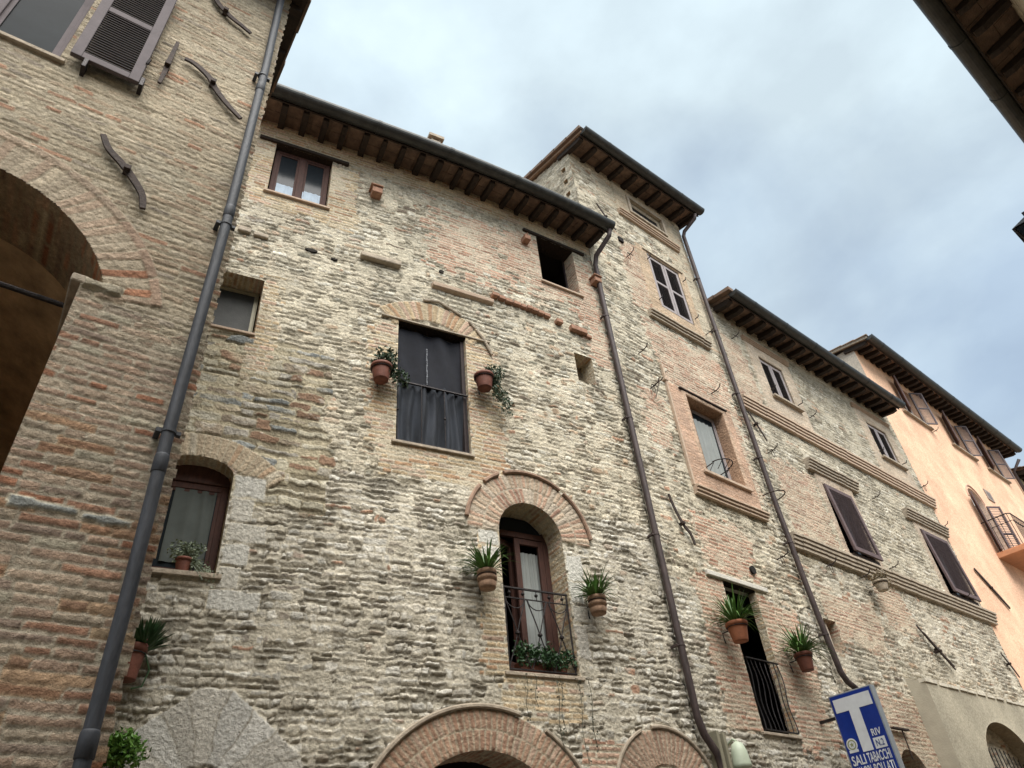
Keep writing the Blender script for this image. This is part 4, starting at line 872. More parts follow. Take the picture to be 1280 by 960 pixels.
# ================================================================== 4. house with two string courses
B4 = root('string_course_house', (16, 7, 0), 'long rubble stone house with two brick string courses, right of the tower-like house', 'house')
G0, G1 = T1, 20.5
g1 = Op(13.53, 14.50, 11.17, 12.36); g2 = Op(18.50, 19.62, 11.2, 12.36); g3 = Op(14.22, 15.33, 7.42, 9.02); g4 = Op(18.68, 20.1, 7.42, 9.08); g5 = Op(12.15, 12.56, 5.2, 5.72); g6 = Op(13.02, 13.9, 0, 3.3, .42)
def lay_grey(S, Z):
    h, c = rubble(S, Z, 311, [(4, (.52, .47, .37)), (3, (.46, .41, .31)), (3, (.57, .53, .44)), (1.5, (.36, .31, .23)), (.5, (.42, .29, .2))], (.48, .43, .33), (.065, .12), (.1, .32), 1.1)
    hw, cw = rubble(S, Z, 317, P_RUBBLE, MORT2, (.06, .12), (.09, .28), 1.3)
    low = (sstep(Z+.7*fbm(S*.7, Z*.7, 4), 7.2, 6.6) > .5); h = np.where(low, hw, h); c = np.where(low[..., None], cw, c)
    b, bc, br = bricks(S, Z, 331, [(3, (.42, .29, .21)), (3, (.46, .34, .25)), (2, (.36, .23, .17))])
    z = zone(S, Z, [(12.4, 14.9, 3.0, 4.7, .2), (12.2, 14.0, 7.2, 9.2, .3), (11.9, 13.0, 10.4, 12.6, .3), (12.2, 14.4, 5.2, 6.4, .3), (14.6, 16, 5.9, 7.0, .3)], .2)+.7*(br-.5)+.8*fbm(S*1.2, Z*1.2, 5)
    h = np.where(z > .35, b, h); c = np.where((z > .35)[..., None], bc, c)
    h, c = smooth_zone(S, Z, h, c, [(13.08, 14.92, 10.5, 12.66), (18.05, 20.05, 10.5, 12.70)], (.50, .42, .33), .03)
    h, c = smooth_zone(S, Z, h, c, [(14.02, 15.55, 7.3, 9.3), (18.45, 20.28, 7.3, 9.3)], (.46, .38, .3), .035)
    return h, c
wall(B4, F_right, G0, G1, 0, 13.32, (G0, G1, 3.0, 13.32), .023, lay_grey, [g1, g2, g3, g4, g5, g6], coarse=.2)
MB().box(F_right, G0, G1, 0, 13.1, -6.25, -6).box(F_right, G1-.3, G1-.02, 0, 13.1, -6, -.03).build('rear_wall', M_BACK, B4)
for o_ in (g1, g2, g3, g4): reveal(B4, F_right, o_, .14, seed=3, sillcol=(.42, .34, .26))
reveal(B4, F_right, g5, .3, pal=P_PINKBR); MB().box(F_right, 12.1, 12.6, 5.15, 5.8, -.34, -.30).build('niche_back', M_BRICKBIT, B4); reveal(B4, F_right, g6, .5, pal=P_PINKBR); room(B4, F_right, 12.9, 14, 0, 4, -.52, -2)
for o_, w_ in ((g1, .93), (g2, 1.05)):
    c_ = (o_.s0+o_.s1)/2
    for a, b in ((o_.s0+.02, c_-.008), (c_+.008, o_.s1-.02)): shutter(B4, F_right, a, b, o_.z0+.02, o_.z1-.02, -.06, M_WHITEWOOD, M_LOUVRE, fw=.075, mid=False, pitch=.05)
    window(B4, F_right, o_.s0+.01, o_.s1-.01, o_.z0+.01, o_.z1-.01, -.09, fm=M_WHITEWOOD, fw=.04)
    sill(B4, F_right, o_.s0-.1, o_.s1+.12, o_.z0-.09, o_.z0-.03, .12, M_SILLG); moulding(B4, F_right, o_.s0-.5, o_.s1+.45, 12.66, 12.80, .10, M_SILL, 'window_head', steps=3)
    for s_ in (o_.s0-.06, o_.s1+.07): MB().tube([F_right(s_, o_.z0+.12, -.02), F_right(s_, o_.z0+.12, .16), F_right(s_, o_.z0+.18, .18)], .012, 6).build('shutter_catch', M_IRON, B4)
for o_ in (g3, g4):
    c_ = (o_.s0+o_.s1)/2
    Ft_ = (lambda zz: (lambda s, z, d: F_right(s, z, np.asarray(d, float)+.10*(zz[1]-z)/(zz[1]-zz[0]))))((o_.z0, o_.z1))
    shutter(B4, Ft_, o_.s0, o_.s1, o_.z0, o_.z1, .02, M_SHUTTERB, M_SHUTTERB, fw=.10, mid=False, pitch=.034, th=.05)
    window(B4, F_right, o_.s0+.01, o_.s1-.01, o_.z0+.01, o_.z1-.01, -.08, fm=M_SHUTTERB, fw=.05)
    lintel(B4, F_right, o_.s0+.05, o_.s1-.05, o_.z0-.12, o_.z0-.01, .09, M_RUST, 'shutter_box', .05)
moulding(B4, F_right, 13.78, 15.85, 9.26, 9.52, .20, M_SILLG, 'window_hood', steps=4); moulding(B4, F_right, 18.15, 20.42, 9.26, 9.52, .20, M_SILLG, 'window_hood', steps=4)
moulding(B4, F_right, 11.90, 20.62, 10.18, 10.48, .17, M_SILL, steps=4); moulding(B4, F_right, 11.95, 20.78, 6.98, 7.28, .19, M_SILLG, steps=4)
sbar(B4, F_right, [(15.85, 6.18), (16.2, 5.9), (16.55, 5.65), (16.85, 5.42)], .05, .05); sbar(B4, F_right, [(15.92, 6.02), (16.2, 5.80), (16.45, 5.62), (16.72, 5.45)], .04, .10)
sbar(B4, F_right, [(20.0, 6.2), (20.15, 6.05), (20.3, 5.9), (20.46, 5.7)], .05, .05); sbar(B4, F_right, [(12.0, 10.08), (12.1, 9.9), (12.22, 9.72), (12.36, 9.45)], .04, .05)
for s_, z_, k_ in ((12.35, 9.2, 1), (14.95, 11.08, 0), (12.55, 12.45, 0), (16.6, 9.35, 0), (20.3, 9.55, 0), (15.85, 7.42, 0), (13.0, 6.85, 1), (20.35, 10.8, 1), (19.3, 7.4, 0), (14.25, 6.88, 0)): hook(B4, F_right, s_, z_, .22, k_)
roof(B4, F_right, 12.15, 20.1, 13.20, 13.14, .62, .14, 5.5, 19, gr=.11, rw=.12, rh=.14, gs=(12.1, 20.1))
vg = MB()
for k in range(10):
    d = .62-k*.42; z_ = 13.20+(.62-d)*.14; vg.prism(F_right, 12.0, 12.2, [(d, z_+.075), (d-.44, z_+.135), (d-.44, z_+.21), (d, z_+.17)])
vg.build('verge_tiles', M_TILE, B4)
# plastered projecting ground-floor bay with its own arch
pa = Op(15.93, 18.2, 0, 3.55, .82)
def lay_pl(S, Z):
    return .004*fbm(S*3, Z*3, 71)+.002*fbm(S*20, Z*20, 72), np.array((.43, .39, .30))*(1+.22*fbm(S*1.6, Z*1.2, 73)[..., None]+.12*fbm(S*5, Z*.9, 75)[..., None]+.06*fbm(S*14, Z*14, 74)[..., None])
F_bay = lin((0, 5.7), 0)
wall(B4, F_bay, 14.52, 20.4, 0, 4.86, (14.52, 20.4, 2.5, 4.86), .03, lay_pl, [pa], name='plaster_bay', material=M_PLASTERWALL, coarse=.3)
pb = MB(); pb.add([F_right(14.52, 0, .302), F_right(14.52, 4.86, .302), F_right(14.46, 4.98, -.01), F_right(14.46, 0, -.01)], [(0, 1, 2, 3)]).add([F_right(14.52, 4.86, .302), F_right(20.4, 4.86, .302), F_right(20.4, 4.98, -.01), F_right(14.46, 4.98, -.01)], [(0, 1, 2, 3)])
pb.build('bay_side', mat('bay_plaster', (.40, .36, .28), .9, 0, .12, 5, .2, 40), B4)
ed = MB(); x = 14.5
while x < 20.3: w = random.uniform(.2, .5); ed.box(F_right, x, x+w, 4.84+random.uniform(0, .02), 4.885+random.uniform(0, .03), .1, .315+random.uniform(0, .015)); x += w+random.uniform(0, .15)
ed.build('mortar_rim', mat('pale_mortar', (.6, .55, .45), .9), B4)
reveal(B4, F_bay, pa, .9, name='arch_reveal', sillcol=(.30, .24, .16), material=M_PLASTERWALL)
MB().box(F_right, 15.8, 18.4, 0, 4.6, -1.5, -1.4).box(F_right, 15.8, 18.4, 4.4, 4.5, -1.4, -.5).build('bay_interior', mat('bay_inner', (.22, .17, .11), .9), B4)
wr = MB()
for x in np.linspace(16.0, 18.15, 13): wr.tube([F_bay(x, 2.5, -.25), F_bay(x, 3.72+.25*math.sin((x-15.9)/2.3*math.pi), -.25)], .010, 6)
wr.tube([F_bay(15.93, 3.6, -.25), F_bay(18.2, 3.6, -.25)], .014, 6); wr.build('arch_grille', M_IRON, B4)

# ================================================================== 5. peach plastered house
B5 = root('peach_house', (26, 7, 0), 'peach plastered house with open dark shutters and small iron balcony, right of the string-course house', 'house')
PW = [(2.35, 3.35), (5.95, 6.95), (8.95, 9.95)]
po = [Op(a, b, 14.3, 15.62) for a, b in PW]; pdr = Op(4.15, 5.25, 9.75, 11.75, .5); plw = Op(4.6, 5.5, 6.9, 8.5)
def lay_peach(S, Z):
    st_ = fbm(S*.8, Z*.25, 91)[..., None]
    return .004*fbm(S*2, Z*2, 92), np.array((.76, .485, .33))*(1+.22*st_+.16*fbm(S*2.2, Z*2.6, 93)[..., None]+.06*fbm(S*14, Z*14, 95)[..., None])
wall(B5, F_peach, -.02, 12.2, 0, 16.1, (0, 12.2, 5, 16.1), .07, lay_peach, po+[pdr, plw], material=M_PLASTERWALL, coarse=.3)
F_ps = frame_at((20.48, 6.0), (0, 1), (-1, 0))
wall(B5, F_ps, 0, 6, 12.5, 17.6, (0, 6, 12.5, 17.6), .1, lambda S, Z: (0*S, np.array((.52, .46, .38))*(1+.1*fbm(S*2, Z*2, 3)[..., None])), [], name='side_wall', material=M_PLASTERWALL, trim=lambda S, Z: Z < 16.05+.16*S)
MB().box(F_peach, 0, 12.2, 0, 16.1, -6.25, -6).box(F_peach, 12.17, 12.19, 0, 16.3, -6, -.02).build('rear_wall', M_BACK, B5)
for o_ in po:
    reveal(B5, F_peach, o_, .2, sillcol=(.55, .36, .25), material=M_PLASTERWALL, name='window_reveal')
    w_ = window(B5, F_peach, o_.s0+.01, o_.s1-.01, o_.z0+.01, o_.z1-.01, -.12, fm=M_WHITEWOOD, fw=.05)
    sill(B5, F_peach, o_.s0-.55, o_.s1+.5, o_.z0-.08, o_.z0-.02, .10, M_SILLG)
    hw = (o_.s1-o_.s0)/2
    shutter(B5, swung(F_peach, o_.s0-.01, 25, .02, -1), 0, hw, o_.z0, o_.z1, 0, M_SHUTTERB, M_SHUTTERB, fw=.05, pitch=.034, th=.04)
    shutter(B5, swung(F_peach, o_.s1+.01, 30, .02, 1), 0, hw, o_.z0, o_.z1, 0, M_SHUTTERF, M_SHUTTERB, fw=.05, pitch=.034, th=.04)
reveal(B5, F_peach, pdr, .25, sillcol=(.6, .45, .35), material=M_PLASTERWALL)
window(B5, F_peach, 4.17, 5.23, 9.77, 11.75, -.18, fm=M_SHUTTERB, gm=M_GLASSG); MB().add([F_peach(4.7+.53*math.cos(t), 11.76+.47*math.sin(t), -.16) for t in np.linspace(0, math.pi, 16)], [tuple(range(16))]).build('lunette', M_WHITEP, B5)
shutter(B5, swung(F_peach, 4.13, 20, .02, -1), 0, .5, 9.8, 11.75, 0, M_SHUTTERB, M_SHUTTERB, fw=.06, pitch=.06); shutter(B5, swung(F_peach, 5.27, 30, .02, 1), 0, .5, 9.8, 11.75, 0, M_SHUTTERB, M_SHUTTERB, fw=.06, pitch=.06)
MB().tube([F_peach(4.7+.62*math.cos(t), 11.76+.6*math.sin(t), .01) for t in np.linspace(0.1, math.pi-.1, 20)], .03, 6).build('arch_band', mat('band', (.5, .33, .25), .9), B5)
MB().box(F_peach, 3.7, 7.6, 9.58, 9.72, -.02, .85).box(F_peach, 3.72, 7.58, 9.721, 9.75, -.02, .90).build('balcony', M_BALC, B5, bevel=.01)
br_ = MB(); br_.tube([F_peach(3.78, 10.75, 0), F_peach(3.78, 10.75, .75), F_peach(3.9, 10.75, .82), F_peach(7.4, 10.75, .82), F_peach(7.5, 10.75, 0)], .018, 8); br_.tube([F_peach(3.78, 10.5, 0), F_peach(3.78, 10.5, .82), F_peach(7.5, 10.5, .82)], .010, 6)
bb = br_.build('balcony_railing', M_IRON, B5); bq = MB()
for d in np.linspace(.1, .75, 6): bq.tube([F_peach(3.78, 9.75, d), F_peach(3.78, 10.74, d)], .010, 6); bq.lathe(F_peach(3.78, 10.48, d), [(.005, 0), (.03, .02), (.005, .04)], 8)
for s in np.linspace(3.9, 7.4, 26): bq.tube([F_peach(s, 9.75, .82), F_peach(s, 10.74, .82)], .010, 6); bq.lathe(F_peach(s, 10.48, .82), [(.005, 0), (.03, .02), (.005, .04)], 8)
bq.build('balusters', M_IRON, bb)
reveal(B5, F_peach, plw, .2, sillcol=(.55, .36, .25), material=M_PLASTERWALL); window(B5, F_peach, 4.62, 5.48, 6.92, 8.48, -.12, fm=M_SHUTTERB); shutter(B5, swung(F_peach, 4.58, 40, .02, -1), 0, .45, 6.92, 8.48, 0, M_SHUTTERB, M_SHUTTERB, fw=.06, pitch=.06)
sbar(B5, F_peach, [(.78, 8.60), (1.2, 8.34), (1.65, 8.06), (2.1, 7.76)], .07, .02, th=.03)
pq = MB().box(F_peach, 6.2, 6.75, 12.32, 12.72, 0, .03).build('wall_plaque', mat('grey_plaque', (.3, .24, .2), .7), B5); MB().box(F_peach, 6.32, 6.63, 12.40, 12.64, .031, .036).build('plaque_panel', mat('dull_plaque', (.17, .14, .13), .7), pq)
hook(B5, F_peach, 3.9, 14.2, .2)
drainpipe(B5, F_peach, [(11.9, 15.6, .5), (11.9, 15.2, .1), (11.9, 3, .1)], .06, M_PIPE)
roof(B5, F_peach, -.14, 12.2, 15.98, 16.06, .62, .16, 5.5, 32, gr=.12, rw=.13, rh=.15)
MB().prism(F_peach, -.18, -.12, [(.57, 15.98), (.57, 16.10), (-5, 16.10+5.57*.16), (-5, 15.98+5.57*.16)]).build('verge_board', M_SILLG, B5)
MB().prism(F_peach, -.12, .02, [(.5, 16.0), (.5, 16.02), (-5, 16.02+5.5*.16), (-5, 16.0+5.5*.16)]).build('verge_soffit', M_RAFTER, B5)

# ================================================================== 6. pale house past the peach one
B6 = root('cream_house', (37, 7, 0), 'cream plastered house glimpsed at the right edge past the peach house pipe', 'house')
wall(B6, F_peach, 12.22, 24, 0, 15.6, (12.22, 24, 8, 15.6), .2, lambda S, Z: (0*S, np.array((.56, .50, .36))*(1+.1*fbm(S*2, Z*2, 3)[..., None])), [], material=M_PLASTERWALL, coarse=.4)
MB().box(F_peach, 12.24, 24, 0, 15.5, -6.25, -6).box(F_peach, 23.8, 24, 0, 15.5, -6, -.02).build('rear_wall', M_BACK, B6)
roof(B6, F_peach, 12.24, 24, 15.2, 15.1, .8, .24, 5.5, 26, gr=.12, rw=.13, rh=.15)

# ================================================================== 7. house across the street, over the camera
B7 = root('opposite_house', (6, -3, 0), 'house across the street whose dark gutter and rafters cut the top right corner', 'house')
wall(B7, F_opp, -24, 5, 0, 10.9, (-12, -5, 8, 10.9), .05, lambda S, Z: bricks(S, Z, 401, P_PALEBR)[:2], [], coarse=.4)
MB().box(F_opp, -24, 5, 0, 10.6, -6.25, -6).box(F_opp, -24, -23.8, 0, 10.6, -6, -.03).box(F_opp, 4.8, 5, 0, 10.6, -6, -.03).build('rear_wall', M_BACK, B7)
roof(B7, F_opp, -18, 5, 10.56, 10.56, .66, .22, 5.5, 50, ns=2, gr=.115, rw=.10, rh=.12, gs=(-18, 5))

# ================================================================== plants and pots
def blades(n, L0, L1, w, c, rs, spread=1.0, droop=.9, up=.6):
    mb = MB(); c = np.array(c, float)
    for i in range(n):
        a = rs.uniform(0, 6.283); ln = rs.uniform(L0, L1); lift = rs.uniform(.3, 1.0)*up; ww = w*rs.uniform(.7, 1.2); side = np.array((-math.sin(a), math.cos(a), 0)); out = np.array((math.cos(a), math.sin(a), 0)); vs = []; n_ = 7
        el_ = rs.uniform(.55, 1.35)
        for k in range(n_+1):
            t = k/n_; p = c+out*(.04+ln*spread*math.cos(el_)*t)+np.array((0, 0, ln*math.sin(el_)*t-ln*droop*(t**2.2)*math.cos(el_)*.9)); wk = ww*(1-t**2.5)*.5+.0006
            tilt = np.array((0, 0, .35*wk)); vs += [p-side*wk, p-tilt, p+side*wk]
        mb.add(vs, [(3*k+j, 3*k+j+1, 3*k+j+4, 3*k+j+3) for k in range(n_) for j in (0, 1)])
    return mb
def leaves(n, c, rad, size, rs, trail=None, stems=True):
    """small pointed leaves spread through an uneven volume; trail=(dx,dy,dz) makes a hanging tail"""
    mb = MB(); c = np.array(c, float); rad = np.array(rad, float)
    lobes = [(c+rad*np.array([rs.uniform(-.5, .5) for _ in range(3)]), rs.uniform(.45, .7)) for _ in range(7)]
    for i in range(n):
        if trail is not None and i % 5 < 2:
            t = rs.random(); q = c+np.array(trail)*t+np.array([rs.gauss(0, .028)*(1+t) for _ in range(3)])
        else:
            o, f = rs.choice(lobes); v = np.array([rs.gauss(0, 1) for _ in range(3)]); v /= np.linalg.norm(v); q = o+v*rad*f*rs.uniform(.5, 1)
        d = np.array([rs.gauss(0, 1), rs.gauss(0, 1), rs.gauss(.3, .8)]); d /= np.linalg.norm(d); s_ = np.cross(d, [rs.gauss(0, 1) for _ in range(3)]); s_ /= np.linalg.norm(s_); z = size*rs.uniform(.6, 1.3)
        nrm = np.cross(d, s_)*z*.15
        mb.add([q, q+d*z*.5+s_*z*.28+nrm, q+d*z, q+d*z*.5-s_*z*.28+nrm, q+d*z*.5], [(0, 1, 4), (1, 2, 4), (2, 3, 4), (3, 0, 4)])
        if stems and i % 12 == 0: mb.tube([c-np.array((0, 0, rad[2]*.6)), (c+q)/2, q], .0025, 4)
    return mb
POT = lambda r, h: [(r*.12, 0), (r*.66, 0), (r*.68, .01), (r*.9, h*.78), (r*.9, h*.79), (r*1.02, h*.80), (r*1.03, h*.98), (r*.98, h), (r*.9, h), (r*.88, h*.9), (r*.1, h*.88)]
RIB = lambda r, h: [(r*.12, 0), (r*.8, 0), (r*.84, .02), (r*.95, h*.3), (r*.84, h*.33), (r*.84, h*.42), (r*1.0, h*.46), (r*1.03, h*.62), (r*.9, h*.66), (r*.9, h*.76), (r*1.02, h*.8), (r*1.0, h), (r*.92, h), (r*.9, h*.9), (r*.1, h*.88)]
def potted(label, F, s, z, d, r, h, potm, plant, group=None, prof=POT, ring_=True, name='hanging_flowerpot', cat='flowerpot', tilt=None):
    p = F(s, z, d); R_ = root(name, tuple(p), label, cat, group)
    po_ = MB().lathe(p, prof(r, h), 30).build('pot', potm, R_, smooth=True)
    MB().lathe(p+np.array((0, 0, h*.9)), [(.002, 0), (r*.87, 0), (r*.87, .008), (.002, .012)], 20).build('soil', M_SOIL, R_)
    if ring_:
        zz = h*.74; rr = r*.95; mb = MB(); mb.tube([p+np.array((rr*math.cos(a), rr*math.sin(a), zz)) for a in np.linspace(0, 6.3, 26)], .006, 6)
        w = F(s, z, -.01); back = (w-p)/np.linalg.norm(w-p); mb.tube([p+back*rr+np.array((0, 0, zz)), w+np.array((0, 0, zz))], .008, 6); mb.tube([w+np.array((0, 0, zz+.05)), w+back*-.03+np.array((0, 0, zz-.15))], .008, 6)
        mb.build('bracket', M_IRON, R_)
    for nm, mb, mt in plant(p+np.array((0, 0, h*.9))): mb.build(nm, mt, R_)
    if tilt: R_.rotation_euler = tilt
    return R_
GP = 'potted plants hung on the house walls'
rs = random.Random(21)
potted('dark terracotta pot with clipped green herb, left of the tall netted window', F_cen, 3.64, 7.68, .20, .145, .24, M_TERRAD, lambda c: [('plant', leaves(620, c+np.array((.07, 0, .09)), (.23, .17, .18), .06, rs, (.24, -.05, -.24)), M_LEAFG)], GP)
potted('dark terracotta pot with grey-green trailing plant, right of the tall netted window', F_cen, 5.16, 7.95, .20, .145, .24, M_TERRAD, lambda c: [('plant', leaves(1100, c+np.array((.09, -.03, .05)), (.24, .15, .17), .045, rs, (.27, -.02, -.52)), M_LEAFG)], GP)
potted('ribbed grey-brown pot with spider plant, left of the arched balcony opening', F_cen, 5.00, 4.93, .22, .115, .22, M_OLDPOT, lambda c: [('leaves', blades(110, .34, .62, .02, c, rs), M_LEAF)], GP, RIB)
potted('ribbed grey-brown pot with spider plant, right of the arched balcony opening', F_cen, 6.53, 4.80, .22, .115, .22, M_OLDPOT, lambda c: [('leaves', blades(110, .30, .60, .02, c, rs), M_LEAF)], GP, RIB)
potted('orange pot with spider plant, upper left of the twisted iron railing', F_right, 9.05, 4.76, .27, .155, .27, M_TERRA, lambda c: [('leaves', blades(120, .4, .72, .026, c, rs), M_LEAF)], GP)
potted('orange-red pot with spider plant, between the twisted railing and the drainpipe', F_right, 10.62, 4.56, .26, .135, .26, M_TERRAD, lambda c: [('leaves', blades(150, .38, .72, .026, c, rs), M_LEAF)], GP)
potted('small pot with dried brown plant under the lower brick string course', F_right, 14.42, 6.55, .28, .14, .2, M_SILLG, lambda c: [('plant', leaves(420, c+np.array((.05, 0, .06)), (.26, .2, .15), .05, rs, (.35, 0, -.1)), M_DRY)], GP)
potted('red pot with dark succulent and pink bloom, half hidden behind the brick house corner', F_cen, 1.48, 3.72, .25, .12, .30, M_TERRAD, lambda c: [('plant', blades(260, .14, .32, .034, c+np.array((.08, 0, .0)), rs, 1.0, .2), M_LEAFD), ('flower', leaves(14, c+np.array((.02, -.08, .03)), (.04, .04, .03), .05, rs, None, False), M_PINK), ('trailing_stem', MB().tube([c+np.array(q) for q in ((.08, -.05, -.0), (.16, -.06, -.18), (.13, -.05, -.32), (.05, -.03, -.34))], .008, 5), M_LEAFD)], GP)
potted('bright green bushy plant low beside the brick house corner', F_cen, 1.56, 2.72, .25, .16, .28, M_TERRA, lambda c: [('plant', leaves(700, c+np.array((.02, 0, .16)), (.24, .2, .17), .06, rs), M_LEAFB)], GP)
potted('small dark red pot with variegated trailing plant on the sill of the left arched window', F_cen, 1.74, 4.858, -.03, .085, .15, M_TERRAD, lambda c: [('plant', leaves(620, c+np.array((.0, 0, .08)), (.20, .10, .14), .042, rs, (.30, -.10, -.30)), M_LEAFP)], None, POT, False, 'potted_plant', 'plant')
# flower box inside the crossed railing
bxp = F_cen(5.85, 4.10, -.16); FB = root('flower_box', tuple(bxp), 'long planter of dark glossy leaves behind the foot of the crossed iron railing', 'flower box')
MB().box(F_cen, 5.52, 6.17, 4.10, 4.25, -.24, -.09).build('planter', M_TERRAD, FB, bevel=.01)
MB().box(F_cen, 5.54, 6.15, 4.245, 4.254, -.225, -.105).build('soil', M_SOIL, FB)
mb = MB()
for i in range(7):
    q = leaves(150, F_cen(5.54+.10*i, 4.31, -.05), (.11, .11, .14), .05, rs, None, False); mb.add(q.v, q.f)
mb.build('foliage', M_LEAFD, FB)
# ivy tendrils hanging from the balcony
iv = MB(); ivl = []
for s_, l_ in ((5.5, .5), (5.62, .35), (5.9, .8), (5.95, .6), (6.2, .9), (6.35, .8)):
    iv.tube([F_cen(s_+.02*math.sin(t*7), 4.06-l_*t, .045) for t in np.linspace(0, 1, 10)], .004, 4)
    for k in range(int(l_*14)):
        c_ = F_cen(s_+rs.gauss(0, .02), 4.06-l_*rs.random(), .055); d = np.array([rs.gauss(0, 1), rs.gauss(-.4, .5), rs.gauss(-.3, 1)]); d /= np.linalg.norm(d); s2 = np.cross(d, (.3, .8, .2)); s2 /= np.linalg.norm(s2); iv.add([c_, c_+d*.018+s2*.010, c_+d*.034, c_+d*.018-s2*.010], [(0, 1, 2, 3)])
io = iv.build('climbing_vine', mat('dark_ivy', (.05, .055, .035), .7)); io['label'] = 'thin sparse vine hanging down the wall below the crossed iron railing'; io['category'] = 'vine'

# ================================================================== shop sign
SX = 10.9; S = root('tobacco_sign', (SX, 5.4, 3.5), 'blue projecting sign with big white T and white lettering, beside the drainpipe bend', 'sign')
y0, y1, z0, z1 = 5.70, 5.055, 2.86, 4.19            # y0 = wall side, appears left
F_sg = frame_at((SX, y0), (0, -1), (-1, 0)); W = y0-y1
MB().box(F_sg, -.02, W+.02, z0-.02, z1+.02, -.13, -.002).build('sign_case', M_SIGNEDGE, S, bevel=.008)
MB().box(F_sg, 0, W, z0, z1, -.001, .004).build('sign_face', M_BLUE, S)
tt = MB().box(F_sg, .035, W-.03, z1-.23, z1-.05, .005, .008).box(F_sg, .235, .395, z1-.78, z1-.2302, .005, .008); tt.build('letter_t', M_WHITEP, S)
MB().box(F_sg, -.02-.35, 0, 3.9, 3.94, -.08, -.04).box(F_sg, -.37, 0, 3.1, 3.14, -.08, -.04).build('sign_bracket', M_IRON, S)
cx_, cz_ = .105, z1-.66
def disc(r, d, m_, nm, n=24): MB().add([F_sg(cx_+r*math.cos(a), cz_+r*math.sin(a), d) for a in np.linspace(0, 6.283, n, endpoint=False)], [tuple(range(n))]).build(nm, m_, S)
disc(.082, .007, M_WHITEP, 'emblem'); 
MB().add(*(lambda p: (p, [(2*i, 2*i+1, (2*i+3) % 40, (2*i+2) % 40) for i in range(20)]))([F_sg(cx_+(r_ if j % 2 == 0 else r_*1.12)*math.cos(a), cz_+(r_ if j % 2 == 0 else r_*1.12)*math.sin(a), .009) for i in range(20) for a in (i*math.pi/10,) for j, r_ in ((0, .048), (1, .058))])).build('emblem_ring', M_OLIVE, S)
st_ = MB(); stp = [F_sg(cx_+(.036 if i % 2 == 0 else .016)*math.sin(i*math.pi/5), cz_+(.036 if i % 2 == 0 else .016)*math.cos(i*math.pi/5), .009) for i in range(10)]; st_.add(stp+[F_sg(cx_, cz_, .009)], [(i, (i+1) % 10, 10) for i in range(10)]).build('emblem_star', M_OLIVE, S)
MB().box(F_sg, cx_-.07, cx_+.07, cz_-.10, cz_-.065, .005, .0065).build('emblem_base', M_WHITEP, S)
def text(body, s0, s1, zb, zt, m_, d=.0085, nm='lettering'):
    cu = bpy.data.curves.new(nm, 'FONT'); cu.body = body; cu.extrude = .0; cu.offset = .018; o = bpy.data.objects.new(nm, cu); C.objects.link(o)
    bpy.context.view_layer.update(); dg = bpy.context.evaluated_depsgraph_get(); me = bpy.data.meshes.new_from_object(o.evaluated_get(dg)); bpy.data.objects.remove(o)
    co = np.array([v.co[:] for v in me.vertices]); mn, mxx = co.min(0), co.max(0); u = (co[:, 0]-mn[0])/(mxx[0]-mn[0]); v = (co[:, 1]-mn[1])/(mxx[1]-mn[1])
    P = F_sg(s0+(s1-s0)*u, zb+(zt-zb)*v, d)-org(S)
    for i, q in enumerate(P): me.vertices[i].co = q
    me.materials.clear(); return link(nm, me, S, m_)
text('RIV', .445, .585, z1-.62, z1-.53, M_WHITEP); MB().box(F_sg, .43, .605, z1-.78, z1-.645, .005, .007).build('number_plate', M_WHITEP, S); text('N.2', .46, .575, z1-.755, z1-.67, mat('blue_ink', (.02, .05, .2), .5))
text('SALI', .03, .235, z1-.925, z1-.80, M_WHITEP); text('VALORI', .03, .27, z1-1.065, z1-.945, M_WHITEP); text('LOTTO', .04, .30, z1-1.22, z1-1.085, M_WHITEP)
text('TABACCHI', .265, .61, z1-.925, z1-.80, M_WHITEP); text('BOLLATI', .31, .61, z1-1.065, z1-.945, M_WHITEP); text('RICEVITORIA', .33, .60, z1-1.165, z1-1.085, M_WHITEP); text('N.2034', .36, .53, z1-1.26, z1-1.185, M_WHITEP)

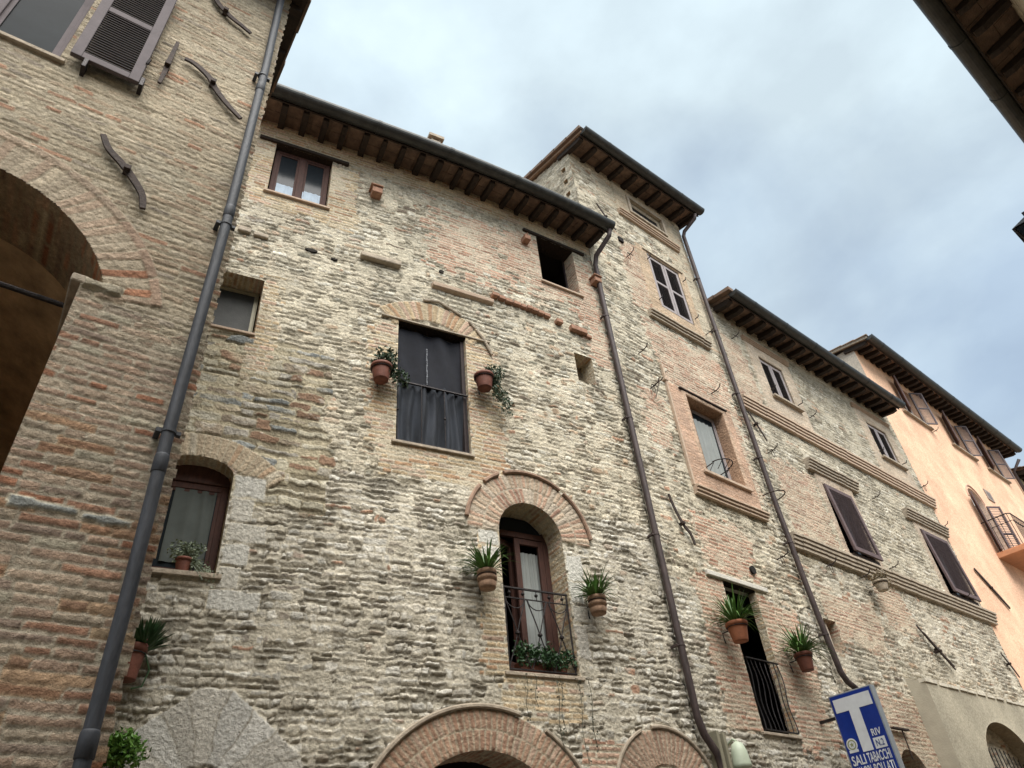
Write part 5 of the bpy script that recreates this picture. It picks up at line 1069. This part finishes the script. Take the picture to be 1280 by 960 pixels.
# ================================================================== wall lamp by the drainpipe foot
lp = F_right(8.35, 3.3, .15); WL = root('wall_lamp', tuple(lp), 'pale green wall lamp with upright khaki fins beside the foot of the left drainpipe', 'lamp')
MB().box(F_right, 8.12, 8.17, 3.08, 3.56, -.01, .17).box(F_right, 8.24, 8.29, 3.06, 3.54, -.01, .17).build('fin', M_FIN, WL, bevel=.006)
sh_ = MB(); q = []
for t, r in ((0, .02), (.03, .07), (.12, .10), (.26, .115), (.30, .12), (.31, .10)): q.append((r, -t))
ax = F_right(8.5, 3.46, .16); sh_.lathe(ax, q, 24).build('lamp_shade', M_LAMPP, WL, smooth=True)
MB().tube([F_right(8.5, 3.46, .16), F_right(8.52, 3.50, .1), F_right(8.54, 3.46, -.01)], .015, 8).build('lamp_arm', M_LAMPP, WL)
MB().box(F_right, 8.56, 8.72, 3.06, 3.14, -.01, .14).build('lamp_box', M_BRICKBIT, WL, bevel=.006)
# ================================================================== iron bracket lamp arm near the small arch
bp_ = F_right(13.4, 4.0, .1); WB = root('iron_bracket', tuple(bp_), 'thin T-shaped iron bracket on the pinkish brick right of the blue sign', 'bracket')
MB().box(F_right, 13.1, 13.62, 4.0, 4.03, .02, .09).build('cross_bar', M_RUST, WB, bevel=.004); MB().tube([F_right(13.40, 4.0, .06), F_right(13.42, 3.55, .05)], .011, 6).build('stem', M_RUST, WB)
# ================================================================== street lantern on the opposite house
lx, ly, lz = 6.2, .03, 1.6+.711*6.2
LN = root('street_lantern', (lx, ly, lz), 'black iron street lantern tip at the right edge against the sky', 'street lamp')
def sq(r0, z0_, r1, z1_): 
    return [(lx+r*a, ly+r*b, lz+z) for r, z in ((r0, z0_), (r1, z1_)) for a, b in ((-1, -1), (1, -1), (1, 1), (-1, 1))], [(0, 1, 2, 3), (7, 6, 5, 4)]+[(j, j+4, (j+1) % 4+4, (j+1) % 4) for j in range(4)]
MB().add(*sq(.17, .02, .05, .15)).add(*sq(.05, .15, .05, .2)).build('lantern_hood', M_IRON, LN)
MB().add(*sq(.10, -.32, .155, .015)).build('lantern_glass', M_GLASSG, LN)
fr = MB()
for a, b in ((-1, -1), (1, -1), (1, 1), (-1, 1)): fr.sect((lx+.10*a, ly+.10*b, lz-.32), (lx+.158*a, ly+.158*b, lz+.015), .016, .016)
fr.add(*sq(.10, -.36, .11, -.32)); fr.build('lantern_frame', M_IRON, LN)
MB().tube([(lx, ly, lz+.17), (lx, ly, lz+.20), (lx, ly-.08, lz+.24), (lx, ly-.7, lz+.28), (lx, -1.23, lz+.22)], .014, 8).build('lantern_arm', M_IRON, LN)
